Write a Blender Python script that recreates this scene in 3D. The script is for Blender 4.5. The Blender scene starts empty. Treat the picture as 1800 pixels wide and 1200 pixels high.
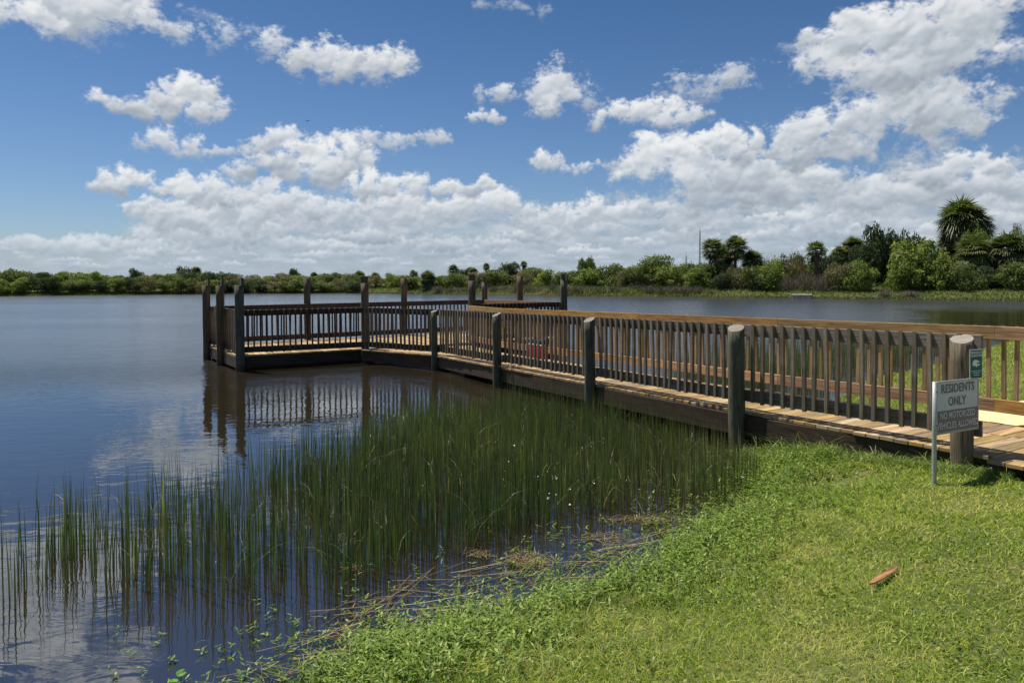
import bpy, math, random
import numpy as np
from mathutils import Vector, Matrix
R = math.radians
rng = np.random.default_rng(7)
random.seed(7)
sc = bpy.context.scene
COL = sc.collection

# ------------------------------------------------------------------ camera
EYE = 2.15
F = 1250.0                      # focal length in pixels of the 1800 px wide photograph
PITCH, ROLL = R(1.0), 0.005
CY = 488 + F * math.tan(PITCH)
cam_d = bpy.data.cameras.new('camera')
cam = bpy.data.objects.new('camera', cam_d)
COL.objects.link(cam)
cam_d.sensor_width = 36.0
cam_d.lens = F / 1800 * 36.0
cam_d.shift_y = -(600 - CY) / 1800
cam_d.clip_start = 0.05
cam_d.clip_end = 20000
cam.matrix_world = (Matrix.Translation((0, 0, EYE)) @ Matrix.Rotation(R(90) - PITCH, 4, 'X')
                    @ Matrix.Rotation(-ROLL, 4, 'Z'))
sc.camera = cam


def ray(x, y):
    u, v = x - 900, y - CY
    c, s = math.cos(ROLL), math.sin(ROLL)
    u2, v2 = c * u - s * v, s * u + c * v
    return (u2, F * math.cos(PITCH) - v2 * math.sin(PITCH), -(v2 * math.cos(PITCH) + F * math.sin(PITCH)))


def at_z(x, y, z=0.0):
    """ground point under a photo pixel at height z"""
    d = ray(x, y)
    t = (z - EYE) / d[2]
    return (d[0] * t, d[1] * t)


def at_d(x, y, D):
    """world point on a photo pixel's line of sight at depth D"""
    d = ray(x, y)
    t = D / d[1]
    return (d[0] * t, D, EYE + d[2] * t)


# ------------------------------------------------------------------ light
SUN_AZ, SUN_EL = R(146), R(66)
sun_d = bpy.data.lights.new('sun', 'SUN')
sun_d.energy = 5.0
sun_d.angle = R(0.55)
sun_d.color = (1.0, 0.955, 0.88)
sun = bpy.data.objects.new('sun', sun_d)
COL.objects.link(sun)
sv = Vector((math.cos(SUN_AZ) * math.cos(SUN_EL), math.sin(SUN_AZ) * math.cos(SUN_EL), math.sin(SUN_EL)))
sun.rotation_euler = sv.to_track_quat('Z', 'Y').to_euler()
sc.view_settings.view_transform = 'Standard'
sc.view_settings.look = 'None'
sc.view_settings.exposure = 0.38
sc.view_settings.gamma = 1.0


class NT:
    """tiny node-tree writer"""
    def __init__(s, tree):
        s.t = tree
        s.n = tree.nodes
        s.l = tree.links

    def put(s, sock, v):
        if v is None:
            return
        if isinstance(v, bpy.types.NodeSocket):
            s.l.new(v, sock)
        elif isinstance(v, (tuple, list)) and len(v) == 3 and sock.type == 'RGBA':
            sock.default_value = (*v, 1)
        else:
            sock.default_value = v

    def node(s, kind, **kw):
        n = s.n.new(kind)
        for k, v in kw.items():
            setattr(n, k, v)
        return n

    def math(s, op, a, b=None, c=None, clamp=False):
        n = s.node('ShaderNodeMath', operation=op, use_clamp=clamp)
        for i, v in enumerate((a, b, c)):
            s.put(n.inputs[i], v)
        return n.outputs[0]

    def vec(s, op, a, b=None, c=None):
        n = s.node('ShaderNodeVectorMath', operation=op)
        for i, v in enumerate((a, b, c)):
            if v is not None:
                s.put(n.inputs[i], v)
        return n.outputs['Value' if op in ('LENGTH', 'DOT_PRODUCT', 'DISTANCE') else 'Vector']

    def noise(s, v, scale, detail=4, rough=0.55, dist=0.0, out='Fac'):
        n = s.node('ShaderNodeTexNoise')
        s.put(n.inputs['Vector'], v)
        n.inputs['Scale'].default_value = scale
        n.inputs['Detail'].default_value = detail
        n.inputs['Roughness'].default_value = rough
        n.inputs['Distortion'].default_value = dist
        return n.outputs[out]

    def smooth(s, v, a, b, lo=0.0, hi=1.0):
        n = s.node('ShaderNodeMapRange', interpolation_type='SMOOTHSTEP')
        s.put(n.inputs[0], v)
        for i, q in enumerate((a, b, lo, hi)):
            s.put(n.inputs[1 + i], q)
        return n.outputs[0]

    def lin(s, v, a, b, lo=0.0, hi=1.0):
        n = s.node('ShaderNodeMapRange')
        s.put(n.inputs[0], v)
        for i, q in enumerate((a, b, lo, hi)):
            s.put(n.inputs[1 + i], q)
        return n.outputs[0]

    def mix(s, f, a, b, mode='MIX'):
        n = s.node('ShaderNodeMix', data_type='RGBA', blend_type=mode)
        s.put(n.inputs[0], f)
        s.put(n.inputs[6], a)
        s.put(n.inputs[7], b)
        return n.outputs[2]

    def ramp(s, f, stops, interp='LINEAR'):
        n = s.node('ShaderNodeValToRGB')
        s.put(n.inputs[0], f)
        cr = n.color_ramp
        cr.interpolation = interp
        while len(cr.elements) < len(stops):
            cr.elements.new(0.5)
        for e, (p, c) in zip(cr.elements, stops):
            e.position = p
            e.color = (*c, 1)
        return n.outputs[0]

    def comb(s, x=0.0, y=0.0, z=0.0):
        n = s.node('ShaderNodeCombineXYZ')
        for i, v in enumerate((x, y, z)):
            s.put(n.inputs[i], v)
        return n.outputs[0]

    def sep(s, v):
        n = s.node('ShaderNodeSeparateXYZ')
        s.put(n.inputs[0], v)
        return n.outputs

    def attr(s, name):
        return s.node('ShaderNodeAttribute', attribute_name=name).outputs


# ------------------------------------------------------------------ sky with cumulus
w = bpy.data.worlds.new('World')
sc.world = w
w.use_nodes = True
T = NT(w.node_tree)
T.n.clear()
wout = T.node('ShaderNodeOutputWorld')
sky = T.node('ShaderNodeTexSky', sky_type='NISHITA', sun_disc=False)
sky.sun_elevation = SUN_EL
sky.sun_rotation = R(90) - SUN_AZ
sky.air_density = 1.0
sky.dust_density = 0.4
sky.ozone_density = 2.5
SKY_TINT = (0.46, 0.71, 0.93)
bg1 = T.node('ShaderNodeBackground')

bg1.inputs[1].default_value = 0.060
geo = T.node('ShaderNodeTexCoord').outputs['Generated']
sx, sy, sz = T.sep(geo)
az = T.math('ARCTAN2', sx, sy)
hor = T.math('SQRT', T.math('ADD', T.math('MULTIPLY', sx, sx), T.math('MULTIPLY', sy, sy)))
te = T.math('DIVIDE', sz, T.math('MAXIMUM', hor, 0.02))
P0 = T.comb(az, te, 0.0)
tint = T.mix(T.lin(te, .02, .42, 1.0, 0.0), SKY_TINT, (.80, .93, 1.17))
T.put(bg1.inputs[0], T.mix(1.0, sky.outputs[0], tint, 'MULTIPLY'))

# cumulus computed here from puffs (position on the sky, relief and sunlight from above), no image file involved
def fbm(h, w_, beta, seed, lo=2.0, ax=1.0):
    """smooth fractal noise, unit variance, by filtering white noise"""
    r = np.random.default_rng(seed)
    f = np.fft.rfft2(r.normal(size=(h, w_)))
    fy = np.fft.fftfreq(h)[:, None] * h / ax
    fx = np.fft.rfftfreq(w_)[None, :] * h
    k = np.sqrt(fx * fx + fy * fy)
    k[0, 0] = 1e9
    f *= np.where(k < lo, 0, k ** (-beta))
    o = np.fft.irfft2(f, s=(h, w_))
    return (o / o.std()).astype(np.float32)


def sstep(x, a, b):
    t = np.clip((x - a) / (b - a), 0, 1)
    return t * t * (3 - 2 * t)


def paint_clouds():
    """cumulus built from thousands of puffs over the front sector of the sky; rgb + coverage, row 0 at the horizon"""
    S_ = 1150
    W_, H_ = int(1.76 * S_), int(1.04 * S_)
    f1, f2 = fbm(H_, W_, 1.75, 1, 5), fbm(H_, W_, 1.75, 2, 5)
    g1, g2 = fbm(H_, W_, 1.45, 3, 40), fbm(H_, W_, 1.45, 4, 40)
    wis = fbm(H_, W_, 1.35, 5, 12, 1.6)
    big = fbm(H_, W_, 1.9, 6, 4, 2.0)
    yy_, xx_ = np.mgrid[0:H_, 0:W_].astype(np.float32)
    U = (xx_ / S_ - .88)
    V_ = yy_ / S_
    img = np.zeros((H_, W_, 4), dtype=np.float32)      # premultiplied
    r = random.Random(12)

    def haze(te_):
        return np.clip(.62 * np.exp(-te_ / .065), 0, .62)

    def comp(sl, col, al):
        d_ = img[sl]
        d_[..., :3] = col * al[..., None] + d_[..., :3] * (1 - al[..., None])
        d_[..., 3] = al + d_[..., 3] * (1 - al)

    def cloud(px, py, rx, ry, soft=.0, opac=1.0, dens=1.0, shade=0.0, warp=1.0, flat_=True):
        """px, py centre in photo pixels; soft = wispy edges"""
        a = math.atan((px - 900) / F)
        c = math.cos(a)
        v = (488 - py) / F * c
        rx, ry = rx * 1.12 / F * c * c, ry * 1.14 / F * c
        soft = soft * .9 + .19
        pad_ = .5 * ry + .02
        x0, x1 = int((a - rx * 1.5 - pad_ + .88) * S_), int((a + rx * 1.5 + pad_ + .88) * S_)
        y0, y1 = int((v - ry * 1.7 - pad_) * S_), int((v + ry * 1.9 + pad_) * S_)
        x0, y0, x1, y1 = max(0, x0), max(0, y0), min(W_, x1), min(H_, y1)
        if x1 - x0 < 4 or y1 - y0 < 4:
            return
        sl = np.s_[y0:y1, x0:x1]
        k1, k2 = min(ry, .035) * .20 * warp, min(ry, .03) * .045 * warp
        X = U[sl] + f1[sl] * k1 + g1[sl] * k2
        Y = V_[sl] + f2[sl] * k1 * .7 + g2[sl] * k2
        E = np.full(X.shape, -9.0, dtype=np.float32)
        Hh = np.zeros(X.shape, dtype=np.float32)
        base = v - ry * .85
        puffs = []
        n0 = max(4, int(rx / ry * 5.0 * dens))
        for i in range(n0):
            t = (i + r.uniform(.1, .9)) / n0 * 2 - 1
            prof = math.sqrt(max(0.03, 1 - t * t))
            pr = ry * r.uniform(.50, .82) * (.40 + .60 * prof)
            cy = v + ry * (prof * r.uniform(-.35, .5) - .2 * (1 - prof))
            puffs.append((a + t * rx * .93, cy, 0.0, pr))
        lvl = puffs
        allp = list(puffs)
        for gen, (cnt, sc2) in enumerate(((6, .5), (5, .42))):
            nxt = []
            for (cx, cy, cz, pr) in lvl:
                for _ in range(cnt):
                    an = r.uniform(-.5, math.pi + .5)
                    ph = r.uniform(.15, 1.0)
                    q = pr * sc2 * r.uniform(.65, 1.25)
                    nxt.append((cx + math.cos(an) * pr * ph * .85, cy + math.sin(an) * pr * ph * .85, cz + pr * math.sqrt(max(0, 1 - ph * ph)) * .8, q))
            allp += nxt
            lvl = nxt
        for cx, cy, cz, pr in allp:
            if flat_ and cy - pr < base:
                cy = base + pr * .8
            m_ = pr + 3 * (k1 + k2)
            i0, i1 = int((cy - m_) * S_) - y0, int((cy + m_) * S_) - y0 + 1
            j0, j1 = int((cx - m_ + .88) * S_) - x0, int((cx + m_ + .88) * S_) - x0 + 1
            i0, j0 = max(0, i0), max(0, j0)
            if i1 <= i0 or j1 <= j0:
                continue
            xs, ys = X[i0:i1, j0:j1] - cx, Y[i0:i1, j0:j1] - cy
            d2 = (xs * xs + ys * ys) / (pr * pr)
            e = (1 - np.sqrt(d2)) * pr / ry
            np.maximum(E[i0:i1, j0:j1], e, out=E[i0:i1, j0:j1])
            hh_ = cz + pr * np.sqrt(np.clip(1 - d2, 0, 1))
            np.maximum(Hh[i0:i1, j0:j1], np.where(d2 < 1, hh_, 0), out=Hh[i0:i1, j0:j1])
        E = E + wis[sl] * (.028 + .15 * soft) - .01
        lowe = sstep(V_[sl], base + ry * .75, base - ry * .05)
        al = sstep(E, -.02, .20 + .24 * lowe + .6 * soft) * opac
        # smooth the relief a little before taking its slope
        for _ in range(int(9 + ry * 190)):
            P_ = np.pad(Hh, 1, mode='edge')
            Hh = (P_[1:-1, 1:-1] * 2 + P_[:-2, 1:-1] + P_[2:, 1:-1] + P_[1:-1, :-2] + P_[1:-1, 2:]) / 6
        gy_, gx_ = np.gradient(Hh)
        gy_, gx_ = gy_ * S_, gx_ * S_
        nn = np.sqrt(gx_ ** 2 + gy_ ** 2 + 1.0)
        nl = (gx_ * .32 - gy_ * .90 + .42 * 1.26) / nn
        tb = np.clip((V_[sl] - base) / (2 * ry), -.1, 1.1)
        L = .50 + .33 * nl * (1 - .5 * soft) + .80 * (np.clip(tb, 0, .8) - .36) + .03 * wis[sl] + .05 * big[sl] - shade
        L -= .10 * sstep(E, .15, .55)
        L += .12 * (1 - sstep(E, 0, .10))
        L = np.clip(L, 0, 1)[..., None]
        dk, md, lt = np.array((.33, .38, .445)), np.array((.58, .63, .69)), np.array((.95, .965, .98))
        col = np.where(L < .5, dk + (md - dk) * (L / .5), md + (lt - md) * ((L - .5) / .5))
        hz = haze(V_[sl])[..., None]
        col = col * (1 - hz) + np.array((.40, .52, .66)) * hz
        comp(sl, col.astype(np.float32), al.astype(np.float32))

    big2 = fbm(H_, W_, 1.7, 8, 9, 4.0)
    # distant grey-blue veil behind the low clouds
    pxs_ = 900 + F * np.tan(np.clip(U, -1.2, 1.2))
    top = np.interp(pxs_[0], [-300, 0, 170, 230, 420, 560, 700, 1060, 1110, 1400, 1800, 2200], [430, 412, 418, 372, 345, 338, 345, 352, 330, 290, 282, 300])
    tv = ((488 - top) / F * np.cos(U[0]))[None, :]
    al = sstep(tv - V_ + .008 * f1 + .006 * g1, -.004, .03) * (.80 + .09 * np.clip(big2, -2, 1.2))
    hz = haze(V_)[..., None]
    L = np.clip(.5 + .2 * big2 + .1 * wis, 0, 1)[..., None]
    col = np.array((.40, .46, .53)) * (1 - L) + np.array((.66, .71, .76)) * L
    comp(np.s_[:, :], (col * (1 - hz) + np.array((.40, .52, .66)) * hz).astype(np.float32), np.clip(al, 0, .94).astype(np.float32))
    # rows of cumulus, farthest (lowest) first
    for row, (yp, ry_, n_) in enumerate(((462, 5, 40), (453, 7, 36), (441, 9, 32), (428, 12, 28), (412, 15, 24), (394, 18, 20), (374, 21, 15), (352, 24, 11))):
        for k in range(n_):
            px_ = r.uniform(-300, 2100)
            tp = float(np.interp(px_, [-300, 0, 170, 230, 420, 560, 700, 1060, 1110, 1400, 1800, 2200], [425, 408, 412, 368, 352, 350, 352, 356, 345, 300, 290, 300]))
            q = ry_ * r.uniform(.6, 1.5)
            if yp - q * 1.2 < tp:
                continue
            cloud(px_, yp + r.uniform(-7, 7), q * r.uniform(2.2, 5.5), q, soft=r.uniform(.1, .6), opac=r.uniform(.7, .98), shade=r.uniform(-.08, .2))
    # the clouds one can tell apart
    C_ = cloud
    C_(90, 432, 110, 20, .3, .85)
    C_(300, 372, 80, 30, .0, 1, shade=.03)
    C_(400, 385, 130, 42, .05, 1, shade=.05)
    C_(690, 378, 130, 42, .1, 1, shade=.02)
    C_(860, 372, 110, 32, .1, 1)
    C_(1010, 378, 90, 30, .1, 1)
    C_(560, 368, 110, 32, .1, .95, shade=.05)
    C_(815, 332, 50, 22, .0, 1)
    C_(235, 322, 78, 25, 0, 1)
    C_(365, 335, 78, 40, 0, 1)
    C_(470, 350, 70, 32, .1, .95)
    C_(640, 252, 80, 22, .35, .8, shade=.02)
    C_(485, 248, 46, 30, .1, .95)
    C_(555, 290, 120, 50, .0, 1, shade=.0)
    C_(680, 330, 80, 32, .1, 1)
    C_(1790, 345, 130, 60, .1, 1, shade=.08)
    C_(1650, 335, 120, 52, .05, 1, shade=.02)
    C_(1480, 345, 160, 50, .15, 1, shade=.12)
    C_(1690, 300, 95, 36, .05, 1)
    C_(1340, 330, 150, 52, .1, 1, shade=.1)
    C_(1215, 302, 128, 66, 0, 1)
    C_(1290, 262, 52, 34, 0, 1)
    C_(1430, 258, 100, 42, .1, 1, shade=.04)
    C_(1530, 235, 170, 56, .15, 1, shade=.06)
    C_(1620, 185, 115, 56, .1, 1, shade=.02)
    C_(1560, 110, 165, 92, .05, 1, dens=1.2, shade=.02)
    C_(1510, 65, 90, 55, 0, 1)
    C_(1650, 45, 120, 75, .05, 1)
    C_(1765, 105, 60, 24, .7, .75)
    C_(1790, 10, 60, 22, .8, .6)
    C_(1400, 85, 26, 24, .8, .5, flat_=False)
    C_(1240, 150, 84, 40, .5, .85, flat_=False)
    C_(1145, 205, 108, 36, .2, .97)
    C_(985, 165, 50, 46, .3, .95)
    C_(958, 198, 40, 14, .8, .6)
    C_(880, 167, 42, 17, .5, .85)
    C_(858, 208, 32, 16, .3, .9)
    C_(957, 288, 28, 21, .25, .95)
    C_(1012, 299, 28, 13, .4, .85)
    C_(1085, 291, 40, 13, .5, .8)
    C_(755, 243, 34, 15, .5, .85)
    C_(878, 10, 46, 15, .9, .55, flat_=False)
    C_(948, 28, 20, 13, .9, .4, flat_=False)
    C_(440, 80, 85, 32, .8, .62, flat_=False)
    C_(540, 92, 60, 36, .7, .7, flat_=False)
    C_(612, 112, 110, 40, .2, .97)
    C_(690, 118, 50, 14, .7, .75)
    C_(300, 186, 112, 34, .15, 1)
    C_(335, 170, 66, 38, .05, 1)
    C_(315, 255, 80, 27, .25, .92)
    C_(420, 264, 50, 11, .6, .75)
    C_(130, 8, 190, 84, .2, .98, dens=1.3)
    C_(20, 30, 110, 46, .3, .95)
    C_(355, 25, 40, 18, .9, .4, flat_=False)
    C_(-60, -130, 260, 95, .2, .95)
    C_(160, -190, 130, 60, .4, .9)
    C_(1700, -70, 190, 70, .3, .95)
    C_(760, -230, 170, 50, .4, .85)
    C_(1350, -420, 200, 80, .3, .9)
    C_(1950, 150, 130, 60, .2, .95)
    A_ = np.maximum(img[..., 3:4], 1e-4)
    img[..., :3] /= A_
    return img, W_, H_


cl_px, CW_, CH_ = paint_clouds()
cim = bpy.data.images.new('computed_clouds', CW_, CH_, alpha=True, float_buffer=True)
cim.colorspace_settings.name = 'Linear Rec.709'
cim.alpha_mode = 'CHANNEL_PACKED'
cim.pixels.foreach_set(np.ascontiguousarray(cl_px).ravel())
cim.update()
cim.pack()
it = T.node('ShaderNodeTexImage', interpolation='Cubic', extension='EXTEND')
it.image = cim
T.put(it.inputs[0], T.comb(T.math('DIVIDE', T.math('ADD', az, .88), CW_ / 1150.0), T.math('DIVIDE', T.math('MAXIMUM', te, 0.0), CH_ / 1150.0), 0.0))
front = T.math('MULTIPLY', T.smooth(T.math('ABSOLUTE', az), .78, .87, 1.0, 0.0), T.smooth(te, .90, 1.02, 1.0, 0.0))
# scattered cumulus over the rest of the sky
el = T.math('ARCTAN2', sz, hor)
rest = T.noise(T.comb(sx, T.math('MULTIPLY', sy, 1.0), T.math('MULTIPLY', sz, 1.8)), 3.2, 6, .55)
ra = T.smooth(rest, .52, .66)
rc = T.ramp(T.smooth(rest, .52, .85), [(0, (.85, .88, .92)), (1, (.50, .55, .62))])
alpha = T.math('ADD', T.math('MULTIPLY', it.outputs['Alpha'], front), T.math('MULTIPLY', ra, T.math('SUBTRACT', 1.0, front)))
ccol = T.mix(front, rc, it.outputs['Color'])
bg2 = T.node('ShaderNodeBackground')
T.put(bg2.inputs[0], ccol)
bg2.inputs[1].default_value = 0.70
ms = T.node('ShaderNodeMixShader')
T.put(ms.inputs[0], alpha)
T.put(ms.inputs[1], bg1.outputs[0])
T.put(ms.inputs[2], bg2.outputs[0])
T.put(wout.inputs[0], ms.outputs[0])
w.cycles.sampling_method = 'MANUAL'
w.cycles.sample_map_resolution = 1024
sc.cycles.max_bounces = 6
sc.cycles.transparent_max_bounces = 4
sc.cycles.caustics_reflective = False
sc.cycles.caustics_refractive = False

# ------------------------------------------------------------------ naming helpers
KEEP = {}


def tag(o, label=None, cat=None, group=None, kind=None):
    for k, v in (('label', label), ('category', cat), ('group', group), ('kind', kind)):
        if v:
            o[k] = v
    return o


def empty(name, loc=(0, 0, 0), rz=0.0):
    o = bpy.data.objects.new(name, None)
    o.location = loc
    o.rotation_euler = (0, 0, rz)
    o.empty_display_size = .2
    COL.objects.link(o)
    return o


def mesh_np(name, verts, faces, mat=None, parent=None, attrs=None, smooth=False, uv=None):
    """faces: (n,3) or (n,4) index array; attrs: per vertex floats"""
    me = bpy.data.meshes.new(name)
    verts = np.asarray(verts, dtype=np.float32)
    faces = np.asarray(faces, dtype=np.int32)
    k = faces.shape[1]
    me.vertices.add(len(verts))
    me.vertices.foreach_set('co', verts.ravel())
    me.loops.add(faces.size)
    me.loops.foreach_set('vertex_index', faces.ravel())
    me.polygons.add(len(faces))
    me.polygons.foreach_set('loop_start', np.arange(0, faces.size, k, dtype=np.int32))
    me.polygons.foreach_set('loop_total', np.full(len(faces), k, dtype=np.int32))
    if smooth:
        me.polygons.foreach_set('use_smooth', np.ones(len(faces), dtype=bool))
    for n, a in (attrs or {}).items():
        at = me.attributes.new(n, 'FLOAT', 'POINT')
        at.data.foreach_set('value', np.asarray(a, dtype=np.float32))
    me.update(calc_edges=True)
    me.validate()
    if mat:
        me.materials.append(mat)
    o = bpy.data.objects.new(name, me)
    COL.objects.link(o)
    if parent:
        o.parent = parent
    return o


class MB:
    """collects boards and round timbers; each carries uv (u along its length in metres) and a random value"""
    def __init__(s):
        s.v, s.f, s.uv, s.r, s.sm = [], [], [], [], []

    def solid(s, pts, faces, along, rnd=None, smooth=False):
        b = len(s.v)
        rnd = random.random() if rnd is None else rnd
        s.v += [tuple(p) for p in pts]
        a = Vector(along).normalized()
        up = Vector((0, 0, 1)) if abs(a.z) < .8 else Vector((1, 0, 0))
        c = a.cross(up).normalized()
        d = a.cross(c)
        off = rnd * 37.0
        for fc in faces:
            s.f.append([b + i for i in fc])
            ps = [Vector(pts[i]) for i in fc]
            nrm = (ps[1] - ps[0]).cross(ps[2] - ps[0])
            use = c if abs(nrm.dot(c)) < abs(nrm.dot(d)) else d
            s.uv.append([(p.dot(a) + off, p.dot(use) + off * 1.7) for p in ps])
            s.r.append(rnd)
            s.sm.append(smooth)
        return s

    def box(s, p0, p1, wdt, hgt, side=None, rnd=None, cut=0.0):
        """board from p0 to p1 (centre line); wdt measured along side, hgt across both"""
        p0, p1 = Vector(p0), Vector(p1)
        a = (p1 - p0).normalized()
        if side is None:
            side = a.cross(Vector((0, 0, 1)))
            if side.length < 1e-4:
                side = Vector((1, 0, 0))
        side = Vector(side)
        side = (side - a * side.dot(a)).normalized()
        up = side.cross(a).normalized()
        pts = []
        for q, e in ((p0, 0), (p1, cut)):
            for i, j in ((-1, -1), (1, -1), (1, 1), (-1, 1)):
                pts.append(q + side * (wdt / 2 * i) + up * (hgt / 2 * j) + a * (e * j))
        s.solid(pts, [(0, 1, 2, 3), (7, 6, 5, 4), (0, 4, 5, 1), (1, 5, 6, 2), (2, 6, 7, 3), (3, 7, 4, 0)], a, rnd)
        return s

    def prism(s, poly, z0, z1, along, rnd=None):
        """flat polygon (x, y, z at top is z1(x,y) if callable) with thickness"""
        n = len(poly)
        f1 = z1 if callable(z1) else (lambda x, y: z1)
        f0 = z0 if callable(z0) else (lambda x, y: z0)
        pts = [Vector((x, y, f0(x, y))) for x, y in poly] + [Vector((x, y, f1(x, y))) for x, y in poly]
        ar = sum(poly[i][0] * poly[(i + 1) % n][1] - poly[(i + 1) % n][0] * poly[i][1] for i in range(n))
        if ar < 0:
            pts = pts[:n][::-1] + pts[n:][::-1]
        fc = [tuple(range(n - 1, -1, -1)), tuple(range(n, 2 * n))]
        fc += [(i, (i + 1) % n, n + (i + 1) % n, n + i) for i in range(n)]
        s.solid(pts, fc, along, rnd)
        return s

    def pole(s, x, y, z0, z1, r, seg=24, slant=(0, 0), wob=0.007, taper=.97, lean=(0, 0), zs=None, rnd=None):
        """round timber; top cut follows slant (dz per metre along x, y)"""
        rr = random.Random(int(x * 991 + y * 77 + 5))
        ph = [rr.uniform(-wob, wob) for _ in range(seg)]
        nz = 3 if z1 - z0 < .6 or seg < 18 else 11
        zs = zs or [z0 + (z1 - z0) * q / nz for q in range(nz + 1)]
        ws_ = wob * .4
        pts = []
        for k, z in enumerate(zs):
            t = (z - z0) / (z1 - z0)
            rad = r * (1 + (taper - 1) * t)
            for i in range(seg):
                an = 2 * math.pi * i / seg
                q = rad + ph[i] + ws_ * math.sin(k * 1.7 + i * .9 + ph[0] * 900)
                px, py = math.cos(an) * q, math.sin(an) * q
                dz = (px * slant[0] + py * slant[1]) if k == len(zs) - 1 else 0
                pts.append(Vector((x + px + lean[0] * t, y + py + lean[1] * t, z + dz)))
        fc = []
        for k in range(len(zs) - 1):
            for i in range(seg):
                j = (i + 1) % seg
                fc.append((k * seg + i, k * seg + j, (k + 1) * seg + j, (k + 1) * seg + i))
        b = len(s.f)
        s.solid(pts, fc, (0, 0, 1), rnd, smooth=True)
        top = tuple((len(zs) - 1) * seg + i for i in range(seg))
        bb = len(s.v) - len(pts)
        s.f.append([bb + i for i in top])
        s.uv.append([(pts[i].x + 3.1, pts[i].y * 4) for i in top])
        s.r.append(2.0)          # marks a sawn end
        s.sm.append(False)
        return s

    def build(s, name, mat, parent=None, bevel=0.0):
        me = bpy.data.meshes.new(name)
        me.from_pydata(s.v, [], s.f)
        uvl = me.uv_layers.new(name='UVMap')
        uvl.data.foreach_set('uv', np.array([c for f in s.uv for c in f], dtype=np.float32).ravel())
        at = me.attributes.new('rnd', 'FLOAT', 'FACE')
        at.data.foreach_set('value', np.array(s.r, dtype=np.float32))
        me.polygons.foreach_set('use_smooth', np.array(s.sm, dtype=bool))
        me.update()
        me.materials.append(mat)
        o = bpy.data.objects.new(name, me)
        COL.objects.link(o)
        if parent:
            o.parent = parent
        if bevel:
            m = o.modifiers.new('bevel', 'BEVEL')
            m.width = bevel
            m.segments = 1
            m.limit_method = 'ANGLE'
            m.angle_limit = R(50)
        return o


# ------------------------------------------------------------------ materials
def new_mat(name):
    m = bpy.data.materials.new(name)
    m.use_nodes = True
    N = NT(m.node_tree)
    N.n.clear()
    out = N.node('ShaderNodeOutputMaterial')
    return m, N, out


def principled(N, out, col, rough=.8, spec=.3, bump=None, bstr=.3, bdist=.002, metal=0.0):
    p = N.node('ShaderNodeBsdfPrincipled')
    N.put(p.inputs['Base Color'], col)
    N.put(p.inputs['Roughness'], rough)
    N.put(p.inputs['Specular IOR Level'], spec)
    N.put(p.inputs['Metallic'], metal)
    if bump is not None:
        b = N.node('ShaderNodeBump')
        N.put(b.inputs['Height'], bump)
        b.inputs['Strength'].default_value = bstr
        b.inputs['Distance'].default_value = bdist
        N.put(p.inputs['Normal'], b.outputs[0])
    N.put(out.inputs[0], p.outputs[0])
    return p


def wood(name, dark, light, stain=None, stain_amt=.35, var=.35, end=None, rough=.85, moss=None, bd=.003):
    m, N, out = new_mat(name)
    uv = N.node('ShaderNodeTexCoord').outputs['UV']
    rnd = N.attr('rnd')[2]
    rr = N.math('FRACT', N.math('MULTIPLY', rnd, .999))
    g1 = N.noise(N.vec('MULTIPLY', uv, (2.2, 46, 1)), 1.6, 5, .62, .25)
    g2 = N.noise(N.vec('MULTIPLY', uv, (.8, 9, 1)), 2.0, 3, .5, .9)
    g3 = N.noise(N.vec('MULTIPLY', uv, (7, 7, 1)), 1.0, 3, .6)
    knot = N.node('ShaderNodeTexVoronoi')
    N.put(knot.inputs['Vector'], N.vec('MULTIPLY', uv, (2.3, 12, 1)))
    knot.inputs['Scale'].default_value = 1.0
    kn = N.smooth(knot.outputs['Distance'], .04, .2, 1.0, 0.0)
    f = N.math('ADD', N.math('MULTIPLY', g1, .55), N.math('MULTIPLY', g2, .45))
    col = N.mix(N.smooth(f, .34, .66), dark, light)
    if stain:
        col = N.mix(N.math('MULTIPLY', N.smooth(g3, .45, .7), stain_amt), col, stain)
    col = N.mix(N.math('MULTIPLY', kn, .55), col, tuple(c * .35 for c in dark))
    crack = N.smooth(N.noise(N.vec('MULTIPLY', uv, (1.3, 90, 1)), 1.0, 2, .5), .30, .40, 1.0, 0.0)
    col = N.mix(N.math('MULTIPLY', crack, .6), col, tuple(c * .3 for c in dark))
    val = N.lin(rr, 0, 1, 1 - var, 1 + var)
    hs = N.node('ShaderNodeHueSaturation')
    N.put(hs.inputs['Color'], col)
    N.put(hs.inputs['Value'], val)
    N.put(hs.inputs['Hue'], N.lin(N.math('FRACT', N.math('MULTIPLY', rnd, 7.31)), 0, 1, .488, .512))
    N.put(hs.inputs['Saturation'], N.lin(N.math('FRACT', N.math('MULTIPLY', rnd, 3.77)), 0, 1, .8, 1.15))
    col = hs.outputs[0]
    if end:
        col = N.mix(N.smooth(rnd, 1.2, 1.5), col, N.mix(g3, end, tuple(c * .45 for c in end)))
    if moss:
        gp = N.sep(N.node('ShaderNodeNewGeometry').outputs['Position'])[2]
        wet = N.smooth(N.math('ADD', gp, N.math('MULTIPLY', g3, .12)), .08, .3, 1.0, 0.0)
        col = N.mix(N.math('MULTIPLY', wet, .75), col, moss)
    h = N.math('SUBTRACT', N.math('ADD', g1, N.math('MULTIPLY', g3, .4)), N.math('MULTIPLY', crack, .8))
    principled(N, out, col, rough, .25, h, .6, bd)
    return m


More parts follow.
